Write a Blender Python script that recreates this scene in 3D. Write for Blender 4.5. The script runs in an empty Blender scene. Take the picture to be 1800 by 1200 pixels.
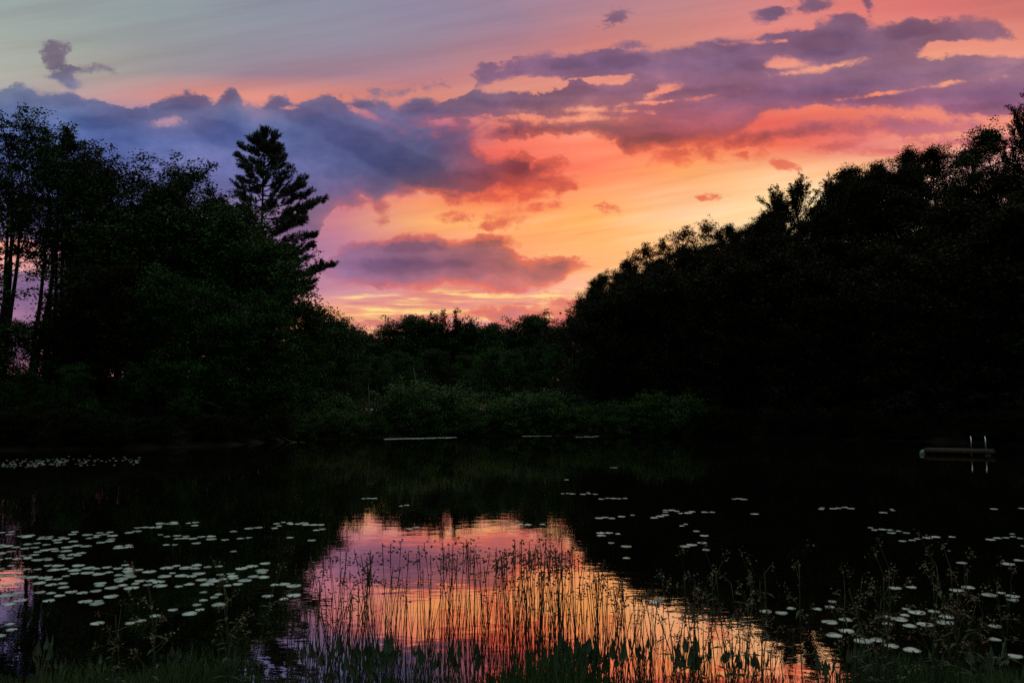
import bpy, math, random
import numpy as np
from mathutils import Vector, Matrix

# ------------------------------------------------------------------ camera
scn = bpy.context.scene
COL = scn.collection
PITCH = math.atan(122 / 1400)
CAM_H = 2.4
cam_d = bpy.data.cameras.new("camera")
cam = bpy.data.objects.new("camera", cam_d)
COL.objects.link(cam)
cam.location = (0, 0, CAM_H)
cam.rotation_euler = (math.pi / 2 + PITCH, 0, 0)
cam_d.sensor_width = 36.0
cam_d.lens = 28.0
cam_d.clip_start = 0.05
cam_d.clip_end = 5000
scn.camera = cam

scn.view_settings.view_transform = 'Standard'
scn.view_settings.look = 'None'
scn.view_settings.exposure = 0.0
scn.view_settings.gamma = 1.0
scn.view_settings.use_curve_mapping = False
scn.cycles.max_bounces = 4
scn.cycles.diffuse_bounces = 1
scn.cycles.glossy_bounces = 3
scn.cycles.transmission_bounces = 2
scn.cycles.transparent_max_bounces = 4
scn.cycles.caustics_reflective = False
scn.cycles.caustics_refractive = False
scn.cycles.use_denoising = False

SP, CP = math.sin(PITCH), math.cos(PITCH)


def bearing(x, y):
    """a pixel of the 1800x1200 photograph -> slopes (right/ahead, up/ahead) in the world"""
    u, v = (x - 900) / 1400.0, (600 - y) / 1400.0
    q = CP - v * SP
    return u / q, (v * CP + SP) / q


def lin(c):
    out = []
    for k in c:
        k = k / 255.0
        out.append(k / 12.92 if k <= 0.04045 else ((k + 0.055) / 1.055) ** 2.4)
    return tuple(out)


# ------------------------------------------------------------------ dusk sky (world shader)
SUN_EL, SUN_AZ = math.radians(1.5), math.radians(12)


class NT:
    """small helper to write node maths as expressions"""
    def __init__(self, tree):
        self.t = tree

    def n(self, kind, **kw):
        nd = self.t.nodes.new(kind)
        for k, v in kw.items():
            setattr(nd, k, v)
        return nd

    def put(self, sock, v):
        if isinstance(v, bpy.types.NodeSocket):
            self.t.links.new(v, sock)
        else:
            sock.default_value = v

    def m(self, op, a, b=None, c=None, clamp=False):
        nd = self.n('ShaderNodeMath', operation=op, use_clamp=clamp)
        for i, v in enumerate((a, b, c)):
            if v is not None:
                self.put(nd.inputs[i], v)
        return nd.outputs[0]

    def vm(self, op, a, b=None, scale=None):
        nd = self.n('ShaderNodeVectorMath', operation=op)
        self.put(nd.inputs[0], a)
        if b is not None:
            self.put(nd.inputs[1], b)
        if scale is not None:
            self.put(nd.inputs['Scale'], scale)
        return nd.outputs['Value'] if op in ('LENGTH', 'DOT_PRODUCT') else nd.outputs['Vector']

    def xyz(self, x, y, z=0.0):
        nd = self.n('ShaderNodeCombineXYZ')
        for i, v in enumerate((x, y, z)):
            self.put(nd.inputs[i], v)
        return nd.outputs[0]

    def sep(self, v):
        nd = self.n('ShaderNodeSeparateXYZ')
        self.put(nd.inputs[0], v)
        return nd.outputs

    def noise(self, vec, scale=1.0, detail=5.0, rough=0.55, dist=0.0, dim='3D', kind=None):
        nd = self.n('ShaderNodeTexNoise', noise_dimensions=dim)
        if kind:
            nd.noise_type = kind
        self.put(nd.inputs['Vector'], vec)
        nd.inputs['Scale'].default_value = scale
        nd.inputs['Detail'].default_value = detail
        nd.inputs['Roughness'].default_value = rough
        nd.inputs['Distortion'].default_value = dist
        return nd.outputs['Fac'] if 'Fac' in nd.outputs else nd.outputs[0], nd.outputs['Color']

    def mr(self, v, a, b, c=0.0, d=1.0, smooth=False):
        nd = self.n('ShaderNodeMapRange', interpolation_type='SMOOTHSTEP' if smooth else 'LINEAR')
        nd.clamp = True
        for i, k in enumerate((v, a, b, c, d)):
            self.put(nd.inputs[i], k)
        return nd.outputs[0]

    def mix(self, f, a, b, mode='MIX'):
        nd = self.n('ShaderNodeMix', data_type='RGBA', blend_type=mode)
        self.put(nd.inputs[0], f)
        for i, v in ((6, a), (7, b)):
            self.put(nd.inputs[i], v if isinstance(v, bpy.types.NodeSocket) else (*v, 1.0))
        return nd.outputs[2]

    def ramp(self, f, stops, interp='LINEAR'):
        nd = self.n('ShaderNodeValToRGB')
        cr = nd.color_ramp
        cr.interpolation = interp
        while len(cr.elements) > 1:
            cr.elements.remove(cr.elements[-1])
        cr.elements[0].position = stops[0][0]
        cr.elements[0].color = (*stops[0][1], 1)
        for p, c in stops[1:]:
            e = cr.elements.new(p)
            e.color = (*c, 1)
        self.put(nd.inputs[0], f)
        return nd.outputs[0]

    def curve(self, f, pts):
        nd = self.n('ShaderNodeFloatCurve')
        cv = nd.mapping.curves[0]
        cv.points[0].location = pts[0]
        cv.points[1].location = pts[-1]
        for p in pts[1:-1]:
            cv.points.new(*p)
        for p in cv.points:
            p.handle_type = 'VECTOR'
        nd.mapping.update()
        self.put(nd.inputs['Value'], f)
        return nd.outputs[0]


def build_sky():
    w = bpy.data.worlds.new("World")
    scn.world = w
    w.use_nodes = True
    t = w.node_tree
    t.nodes.clear()
    N = NT(t)
    d = N.n('ShaderNodeTexCoord').outputs['Generated']
    dx, dy, dz = N.sep(d)
    yy = N.m('MAXIMUM', dy, 0.25)
    sx = N.m('MULTIPLY', N.m('DIVIDE', dx, yy), 1400.0)
    sz = N.m('MULTIPLY', N.m('DIVIDE', dz, yy), 1400.0)

    def S(x, y):
        a, b = bearing(x, y)
        return a * 1400, b * 1400

    base = N.xyz(sx, sz)
    # billow warps
    w1 = N.noise(N.vm('MULTIPLY', base, (1 / 150, 1 / 105, 1)), detail=5, rough=0.6)[1]
    w1 = N.vm('MULTIPLY', N.vm('SUBTRACT', w1, (0.5, 0.5, 0.5)), (46, 34, 0))
    w2 = N.noise(N.vm('MULTIPLY', base, (1 / 320, 1 / 60, 1)), detail=3, rough=0.5)[1]
    w2 = N.vm('MULTIPLY', N.vm('SUBTRACT', w2, (0.5, 0.5, 0.5)), (150, 30, 0))
    pc = N.vm('ADD', base, w1)           # warped place for clouds
    pb = N.vm('ADD', base, w2)           # warped place for the clear sky
    cx, cz, _ = N.sep(pc)
    bx, bz, _ = N.sep(pb)

    XS = [0, 150, 300, 450, 600, 750, 900, 1050, 1200, 1350, 1500, 1650, 1800]

    def grid(px, pz, rows):
        fx = N.mr(px, -1000.0, 1000.0)
        out = None
        prev = None
        for y, cols in rows:
            stops = []
            for x, c in zip(XS, cols):
                a, _z = S(x, y)
                stops.append(((a + 1000) / 2000, lin(c)))
            r = N.ramp(fx, stops)
            z = S(900, y)[1]
            if out is None:
                out = r
            else:
                out = N.mix(N.mr(pz, z, prev), r, out)
            prev = z
        return out

    BG = [
        (-40, [(152,164,162),(148,160,162),(146,158,163),(142,150,165),(142,145,165),(142,138,162),(148,132,158),(168,128,150),(189,129,139),(206,126,124),(211,119,109),(206,112,104),(196,114,112)]),
        (20, [(154,165,162),(150,160,161),(145,156,160),(142,148,160),(144,142,160),(146,135,158),(155,130,152),(182,128,138),(196,132,132),(216,132,132),(226,126,119),(219,116,114),(206,116,109)]),
        (80, [(167,174,165),(158,163,157),(148,148,152),(146,140,154),(148,136,155),(155,132,150),(176,126,140),(208,128,122),(211,136,124),(229,139,126),(236,144,124),(237,150,129),(231,144,126)]),
        (130, [(176,175,165),(168,162,154),(156,146,152),(155,134,150),(165,130,146),(185,128,138),(208,132,124),(225,140,128),(226,142,126),(236,150,132),(243,165,129),(246,172,129),(241,163,142)]),
        (172, [(170,162,165),(190,152,155),(215,145,138),(228,145,128),(222,138,122),(214,135,122),(225,150,130),(240,155,130),(240,136,115),(240,131,105),(245,136,105),(240,136,120),(225,131,130)]),
        (215, [(120,125,175),(140,130,170),(180,140,160),(190,140,150),(170,120,150),(190,110,130),(235,130,105),(255,163,130),(240,110,95),(232,100,90),(228,110,100),(235,135,115),(240,150,130)]),
        (255, [(105,110,170),(115,115,175),(125,120,175),(130,125,175),(115,110,160),(150,100,130),(245,115,95),(255,135,105),(252,125,90),(240,110,85),(225,115,110),(245,160,130),(255,183,166)]),
        (300, [(110,105,175),(115,110,180),(125,118,182),(132,118,180),(120,105,160),(150,95,125),(240,85,75),(255,130,95),(255,168,100),(255,194,144),(255,193,141),(250,183,176),(240,180,180)]),
        (350, [(115,105,165),(120,110,170),(130,115,175),(140,118,172),(215,125,135),(250,153,105),(252,120,80),(255,163,98),(255,194,144),(255,218,156),(255,233,191),(255,223,186),(250,193,176)]),
        (390, [(130,110,165),(135,110,165),(140,112,165),(145,115,165),(205,130,140),(255,181,108),(255,175,108),(255,181,102),(255,201,146),(255,225,174),(255,229,186),(255,223,186),(250,193,176)]),
        (430, [(255,168,140),(150,110,150),(140,108,155),(150,115,160),(190,125,150),(240,140,115),(255,168,110),(255,181,115),(255,201,141),(255,221,171),(255,227,184),(255,223,186),(250,193,176)]),
        (470, [(250,175,170),(160,115,150),(150,115,155),(155,120,162),(190,130,155),(225,135,125),(250,153,115),(255,181,120),(255,208,151),(255,225,174),(255,227,184),(255,223,186),(250,193,176)]),
        (510, [(170,125,160),(165,120,155),(160,120,160),(170,130,168),(205,140,158),(228,142,128),(236,145,132),(255,193,144),(255,228,176),(255,225,174),(255,227,184),(255,223,186),(250,193,176)]),
        (545, [(165,120,155),(165,120,155),(180,130,155),(235,155,130),(242,165,125),(240,160,128),(245,175,125),(240,165,140),(255,203,156),(255,223,166),(255,227,184),(255,223,186),(250,193,176)]),
        (580, [(165,115,150),(165,115,150),(200,120,130),(250,153,120),(252,180,125),(232,150,142),(228,142,145),(220,140,145),(240,160,140),(255,223,166),(255,227,184),(255,223,186),(250,193,176)]),
        (640, [(165,110,130),(165,110,130),(190,110,120),(215,120,115),(225,140,135),(222,142,142),(220,140,145),(220,140,145),(230,150,145),(250,193,166),(250,193,166),(250,193,166),(240,180,150)]),
    ]
    CL = [
        (0, [(115,98,125),(115,98,125),(115,98,125),(115,98,125),(115,98,125),(115,95,125),(125,98,130),(145,105,128),(120,95,130),(88,82,120),(105,85,120),(120,90,120),(125,92,120)]),
        (70, [(115,98,125),(115,98,125),(115,98,125),(115,98,125),(115,98,125),(115,95,125),(125,90,125),(112,92,130),(112,92,130),(105,88,132),(92,82,125),(112,88,122),(120,92,125)]),
        (115, [(118,98,125),(115,98,130),(115,98,130),(115,98,130),(115,98,130),(120,92,125),(128,98,140),(112,92,138),(125,98,140),(118,92,132),(115,92,135),(130,100,138),(125,98,135)]),
        (165, [(99,116,157),(96,116,164),(83,96,141),(89,100,144),(89,104,149),(93,99,137),(112,90,132),(125,90,125),(140,98,132),(122,92,138),(118,92,140),(125,94,138),(130,95,140)]),
        (205, [(91,112,167),(86,109,164),(79,98,149),(85,104,157),(79,96,149),(91,96,144),(120,88,118),(135,85,105),(148,90,120),(135,88,118),(150,95,128),(145,96,138),(140,96,140)]),
        (245, [(87,108,171),(89,110,174),(86,104,167),(96,112,171),(79,92,144),(81,89,134),(150,80,100),(140,75,85),(150,72,80),(175,82,85),(185,100,110),(180,112,140),(170,110,145)]),
        (295, [(91,106,174),(96,110,177),(106,116,179),(109,116,177),(89,96,149),(83,86,124),(150,72,80),(165,75,80),(235,100,70),(240,120,80),(200,120,130),(190,120,150),(180,120,150)]),
        (340, [(101,106,164),(106,112,171),(113,116,171),(121,116,171),(103,96,144),(103,84,109),(190,72,68),(190,75,72),(232,88,68),(240,120,80),(220,130,110),(190,120,150),(180,120,150)]),
        (375, [(111,109,159),(111,109,164),(121,114,164),(136,119,164),(156,109,129),(171,94,94),(222,95,75),(225,90,72),(230,100,72),(240,120,80),(220,130,110),(190,120,150),(180,120,150)]),
        (430, [(130,105,150),(130,105,155),(140,110,160),(150,118,165),(150,108,150),(135,95,125),(158,92,98),(190,98,100),(200,110,110),(240,120,80),(220,130,110),(190,120,150),(180,120,150)]),
        (480, [(130,105,150),(130,105,155),(150,115,160),(155,120,165),(150,112,158),(148,100,135),(172,98,105),(192,100,105),(200,110,110),(240,120,80),(220,130,110),(190,120,150),(180,120,150)]),
        (560, [(150,110,150),(150,110,150),(180,120,150),(190,130,155),(195,125,150),(200,120,135),(205,122,138),(210,128,140),(220,135,140),(240,140,120),(220,130,110),(190,120,150),(180,120,150)]),
    ]
    bg = grid(bx, bz, BG)
    # long thin streaks in the high cloud, tilted up to the right
    rot9 = N.xyz(N.vm('DOT_PRODUCT', base, (0.988, 0.156, 0)), N.vm('DOT_PRODUCT', base, (-0.156, 0.988, 0)))
    st = N.noise(N.vm('MULTIPLY', rot9, (1 / 520, 1 / 34, 1)), detail=6, rough=0.6)[0]
    bg = N.mix(1.0, bg, N.ramp(N.mr(st, 0.3, 0.7), [(0, (0.93, 0.89, 0.90)), (0.5, (1, 1, 1)), (1, (1.06, 1.09, 1.07))]), 'MULTIPLY')
    st2 = N.noise(N.vm('MULTIPLY', rot9, (1 / 300, 1 / 26, 1)), detail=4, rough=0.55)[0]
    warm = N.ramp(N.mr(st2, 0.34, 0.66), [(0, (0.93, 0.83, 0.74)), (0.5, (1, 1, 1)), (1, (1.05, 1.14, 1.42))])
    zone = N.m('MULTIPLY', N.mr(sz, S(900, 200)[1], S(900, 280)[1]), N.mr(sx, S(560, 300)[0], S(800, 300)[0]))
    bg = N.mix(N.m('MULTIPLY', zone, 0.65), bg, N.mix(1.0, bg, warm, 'MULTIPLY'))
    # bright slits low over the trees
    s2 = N.noise(N.vm('MULTIPLY', base, (1 / 150, 1 / 13.0, 1)), detail=7, rough=0.68)[0]
    lowm = N.m('MULTIPLY', N.mr(bz, S(900, 600)[1], S(900, 560)[1], smooth=True), N.mr(bz, S(900, 500)[1], S(900, 520)[1], smooth=True))
    lowm = N.m('MULTIPLY', lowm, N.mr(sx, S(560, 500)[0], S(640, 500)[0], smooth=True))
    bg = N.mix(N.m('MULTIPLY', lowm, N.mr(s2, 0.49, 0.64, smooth=True)), bg, lin((255, 218, 140)))
    bg = N.mix(N.m('MULTIPLY', lowm, N.mr(s2, 0.50, 0.38, smooth=True)), bg, lin((215, 132, 135)))

    # ---- cloud shapes
    fx = N.mr(cx, -1000.0, 1000.0)

    def band(top, bot):
        def cv(p):
            q = []
            for x, y in p:
                a, b = S(x, y)
                q.append(((a + 1000) / 2000, b / 1000))
            return N.m('MULTIPLY', N.curve(fx, q), 1000.0)
        return N.m('MINIMUM', N.m('SUBTRACT', cv(top), cz), N.m('SUBTRACT', cz, cv(bot)))

    D = band([(0,158),(25,150),(60,166),(120,160),(160,172),(195,186),(235,192),(262,190),(285,168),(320,160),(350,170),(378,182),(395,165),(415,160),(430,186),(462,192),(480,172),(505,172),(525,190),(545,172),(575,172),(592,190),(618,176),(640,170),(665,172),(692,188),(712,176),(745,172),(780,184),(820,178),(860,172),(900,182),(935,300),(1000,318),(1010,330),(1030,600)],
             [(0,640),(470,640),(530,480),(560,400),(590,356),(615,352),(640,340),(662,350),(672,368),(690,345),(715,330),(745,332),(790,345),(830,352),(880,345),(930,340),(960,335),(1000,335),(1030,330)])
    D2 = band([(820,170),(845,118),(880,120),(905,108),(940,104),(990,96),(1050,90),(1120,89),(1200,84),(1250,72),(1280,68),(1320,72),(1350,66),(1390,60),(1415,56),(1450,46),(1475,36),(1492,34),(1505,48),(1530,54),(1560,46),(1600,38),(1660,35),(1700,33),(1745,38),(1800,70),(1860,70)],
              [(820,190),(850,214),(880,238),(940,236),(1000,232),(1040,236),(1085,248),(1095,268),(1130,268),(1180,258),(1230,252),(1270,244),(1300,236),(1330,208),(1370,192),(1420,188),(1480,186),(1540,188),(1600,190),(1660,196),(1700,200),(1745,198),(1800,192),(1860,180)])
    D3 = band([(560,470),(590,440),(620,425),(660,420),(700,416),(760,414),(810,417),(850,413),(880,420),(905,445),(935,462),(962,456),(985,452),(1010,458),(1030,468),(1060,540)],
              [(560,470),(600,498),(660,502),(720,504),(790,502),(850,508),(900,512),(950,508),(978,498),(1000,476),(1030,466),(1060,440)])
    D = N.m('MAXIMUM', D, D2)
    D = N.m('MAXIMUM', D, D3)

    turned = {}
    for ang in (0, 8, 20, -20):       # the cloud plane turned by a few fixed angles
        ca, sa = math.cos(math.radians(ang)), math.sin(math.radians(ang))
        turned[ang] = (pc if ang == 0 else N.xyz(N.vm('DOT_PRODUCT', pc, (ca, sa, 0)), N.vm('DOT_PRODUCT', pc, (-sa, ca, 0))), ca, sa)

    def ell(x, y, rx, ry, ang=0.0):
        a, b = S(x, y)
        key = min(turned, key=lambda k: abs(k - ang))
        v, ca, sa = turned[key]
        a, b = a * ca + b * sa, -a * sa + b * ca
        nd = N.n('ShaderNodeVectorMath', operation='MULTIPLY_ADD')
        N.put(nd.inputs[0], v)
        nd.inputs[1].default_value = (1 / rx, 1 / ry, 0)
        nd.inputs[2].default_value = (-a / rx, -b / ry, 0)
        ln = N.vm('LENGTH', nd.outputs[0])
        r = (rx * ry) ** 0.5 if max(rx, ry) < 3 * min(rx, ry) else min(rx, ry) * 1.7
        return N.m('MULTIPLY_ADD', ln, -r, r)

    holes = [  # gaps of lit sky inside the banks: x, y, rx, ry, tilt
        (868, 245, 34, 34, 0), (935, 262, 60, 22, 0), (800, 215, 60, 7, 4),
        (985, 208, 95, 7, 3), (920, 150, 85, 16, 2), (1060, 143, 54, 8, 2), (1165, 158, 30, 9, 18),
        (1380, 112, 34, 12, 4), (1440, 120, 70, 5, 6), (1745, 84, 120, 18, 2), (1640, 90, 30, 14, 10),
        (42, 448, 62, 30, 0), (1600, 158, 80, 2.5, 10), (1040, 196, 60, 4, 3), (640, 200, 30, 4, -30), (300, 218, 20, 8, 0),
        (1150, 180, 80, 2, 8), (510, 192, 18, 5, 0), (1330, 75, 40, 3, 3),
    ]
    for hh in holes:
        D = N.m('MINIMUM', D, N.m('MULTIPLY', ell(*hh), -1.0))
    blobs = [
        (103, 108, 22, 26, -20), (112, 138, 24, 12, -30), (95, 85, 18, 14, 0), (140, 122, 26, 5, -10),
        (1360, 22, 30, 16, 20), (1432, 10, 32, 11, 14), (1521, 12, 9, 20, 10), (1126, 80, 26, 8, 0),
        (868, 120, 18, 11, 0), (846, 126, 8, 14, 0), (1080, 30, 20, 9, 15), (700, 162, 38, 5, 6),
        (815, 235, 24, 24, 0), (885, 235, 46, 12, 0), (1480, 62, 55, 34, 0),
        (1226, 341, 21, 6, 0), (970, 366, 16, 6, 0), (952, 367, 7, 4, 0), (1078, 363, 9, 5, 0), (1052, 361, 8, 3, 0),
        (1246, 267, 17, 8, 0), (1310, 270, 9, 6, 0), (1335, 273, 8, 5, 0), (1382, 289, 14, 6, -15),
        (1180, 276, 34, 12, 8), (1385, 236, 135, 13, 9), (1340, 250, 60, 7, 6), (1470, 255, 34, 9, 8), (1600, 225, 130, 13, 2), (1560, 262, 60, 9, 0), (1700, 250, 90, 8, 0),
        (805, 381, 22, 7, 0), (865, 378, 18, 5, 0), (880, 389, 26, 6, 0), (848, 392, 14, 4, 0),
        (905, 296, 34, 26, 0), (985, 331, 14, 9, 20), (950, 300, 46, 18, 20), (870, 345, 70, 12, 0), (920, 320, 60, 16, 0),
        (672, 355, 12, 20, 15), (710, 338, 26, 14, 0), (620, 350, 26, 16, 0), (875, 425, 20, 12, 0), (985, 463, 40, 15, 5), (880, 500, 70, 16, 0),
        (905, 552, 75, 13, 3), (960, 548, 70, 12, 0), (700, 572, 60, 10, 0), (1000, 535, 40, 9, 0), (1000, 565, 60, 8, 0),
    ]
    for bb in blobs:
        D = N.m('MAXIMUM', D, N.m('MULTIPLY', ell(*bb), 0.6))
    f2 = N.noise(N.vm('ADD', N.vm('MULTIPLY', pc, (1 / 125, 1 / 62, 1)), (7.3, 2.1, 4.0)), detail=6, rough=0.55)[0]
    f1 = N.noise(N.vm('MULTIPLY', pc, (1 / 75, 1 / 46, 1)), detail=8, rough=0.66)[0]
    # small rough edges everywhere, softer long edges in the right-hand bank
    f3 = N.noise(N.vm('MULTIPLY', pc, (1 / 24, 1 / 15, 1)), detail=5, rough=0.65)[0]
    amp = N.mr(sx, 0.0, 300.0, 62.0, 48.0)
    Dn = N.m('MULTIPLY_ADD', N.m('SUBTRACT', f1, 0.47), amp, D)
    Dn = N.m('MULTIPLY_ADD', N.m('SUBTRACT', f3, 0.5), 22.0, Dn)
    soft = N.mr(f2, 0.35, 0.65, 3.0, 11.0)
    a = N.mr(N.m('DIVIDE', Dn, soft), -0.8, 1.0, smooth=True)
    core = N.mr(Dn, 6.0, 60.0)
    cl = grid(N.m('MULTIPLY_ADD', N.m('SUBTRACT', cx, sx), -0.5, cx), cz, CL)
    # modelling inside the clouds: soft lighter rolls
    rolls = N.ramp(N.mr(f2, 0.28, 0.72), [(0, (0.62, 0.64, 0.70)), (0.45, (0.88, 0.87, 0.86)), (1, (1.38, 1.24, 1.08))])
    cl = N.mix(1.0, cl, rolls, 'MULTIPLY')
    # the thick dark bellies and heads of the banks
    P = None
    for e_ in [(310,180,55,22,0),(240,203,46,13,0),(400,172,22,10,20),(480,186,32,13,0),(545,212,50,18,-20),(620,242,85,26,-20),(700,282,100,30,-20),(800,322,90,22,-8),
               (90,176,66,15,0),(640,184,34,10,0),(735,188,34,11,0),(920,184,70,8,3),(1450,82,52,24,8),(1000,116,48,13,3),(1095,110,46,15,0),(1285,78,28,11,0),(1322,116,30,12,0),
               (955,230,90,9,0),(1140,247,62,12,8),(1600,56,70,13,8),(720,432,66,11,0),(700,466,120,14,0),(862,424,45,9,0),(1385,236,90,8,9),(390,240,60,22,-20),(180,215,60,14,0),
               (990,166,80,9,3),(1250,160,90,12,3),(1500,170,90,10,3),(1700,190,80,10,8),(985,462,24,9,0),(110,122,16,10,0),(905,298,26,18,0)]:
        q_ = ell(*e_)
        P = q_ if P is None else N.m('MAXIMUM', P, q_)
    P = N.m('MULTIPLY_ADD', N.m('SUBTRACT', f3, 0.5), 30.0, N.m('MULTIPLY_ADD', N.m('SUBTRACT', f1, 0.5), 40.0, P))
    cl = N.mix(N.m('MULTIPLY', N.mr(P, -10.0, 12.0, smooth=True), 0.85), cl, N.mix(1.0, cl, (0.58, 0.64, 0.76), 'MULTIPLY'))
    fine = N.ramp(N.mr(f3, 0.3, 0.7), [(0, (0.84, 0.86, 0.90)), (1, (1.15, 1.11, 1.06))])
    cl = N.mix(0.85, cl, N.mix(1.0, cl, fine, 'MULTIPLY'))
    # rims nearest the sunken sun burn red
    rim = N.m('SUBTRACT', 1.0, N.mr(Dn, 1.0, 20.0, smooth=True))
    rim = N.m('MULTIPLY', rim, N.mr(sx, S(540, 300)[0], S(760, 300)[0]))
    rim = N.m('MULTIPLY', rim, N.mr(cz, S(900, 180)[1], S(900, 290)[1]))
    cl = N.mix(N.m('MULTIPLY', rim, 0.7), cl, lin((238, 98, 72)))
    # thin outer rim keeps some of the light behind it
    cl = N.mix(N.m('MULTIPLY', N.m('SUBTRACT', 1.0, core), 0.14), cl, bg)
    dens = N.mr(f2, 0.62, 0.80, 1.0, 0.84)
    col = N.mix(N.m('MULTIPLY', N.m('MULTIPLY', a, dens), 0.97), bg, cl)

    # overhead and behind the viewer: pale high dusk sky, then blue grey in the east
    up = N.mr(dz, 0.46, 0.80, smooth=True)
    zen = N.mix(N.mr(dx, -0.5, 0.6), ZEN_L, ZEN_R)
    col = N.mix(up, col, zen)
    back = N.mr(dy, 0.25, -0.25, smooth=True)
    side = N.mix(N.mr(dz, 0.25, 0.75, smooth=True), EAST, zen)
    col = N.mix(back, col, side)
    col = N.mix(N.mr(dz, -0.02, -0.06), col, (0.004, 0.005, 0.004))

    atm = N.n('ShaderNodeTexSky', sky_type='NISHITA')
    atm.sun_disc = False
    atm.sun_elevation = SUN_EL
    atm.sun_rotation = SUN_AZ
    b1 = N.n('ShaderNodeBackground')
    N.put(b1.inputs['Color'], col)
    b1.inputs['Strength'].default_value = 1.0
    b2 = N.n('ShaderNodeBackground')
    N.put(b2.inputs['Color'], atm.outputs[0])
    b2.inputs['Strength'].default_value = 0.004
    ad = N.n('ShaderNodeAddShader')
    t.links.new(b1.outputs[0], ad.inputs[0])
    t.links.new(b2.outputs[0], ad.inputs[1])
    out = N.n('ShaderNodeOutputWorld')
    t.links.new(ad.outputs[0], out.inputs['Surface'])
    w.cycles.sampling_method = 'MANUAL'
    w.cycles.sample_map_resolution = 1024


ZEN_L, ZEN_R = lin((208, 228, 220)), lin((210, 214, 216))
EAST = lin((58, 72, 86))
build_sky()

sun_d = bpy.data.lights.new("sun", 'SUN')
sun_d.energy = 0.5
sun_d.angle = math.radians(10)
sun_d.color = (1.0, 0.62, 0.40)
sun_o = bpy.data.objects.new("sun", sun_d)
COL.objects.link(sun_o)
sun_dir = Vector((math.sin(SUN_AZ) * math.cos(SUN_EL), math.cos(SUN_AZ) * math.cos(SUN_EL), math.sin(SUN_EL)))
sun_o.rotation_euler = sun_dir.to_track_quat('Z', 'Y').to_euler()

# ------------------------------------------------------------------ helpers
rng = np.random.default_rng(11)


def tag(o, label=None, cat=None, group=None, kind=None):
    for k, v in (('label', label), ('category', cat), ('group', group), ('kind', kind)):
        if v:
            o[k] = v
    return o


def link(name, data, parent=None):
    o = bpy.data.objects.new(name, data)
    COL.objects.link(o)
    if parent is not None:
        o.parent = parent
    return o


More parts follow.
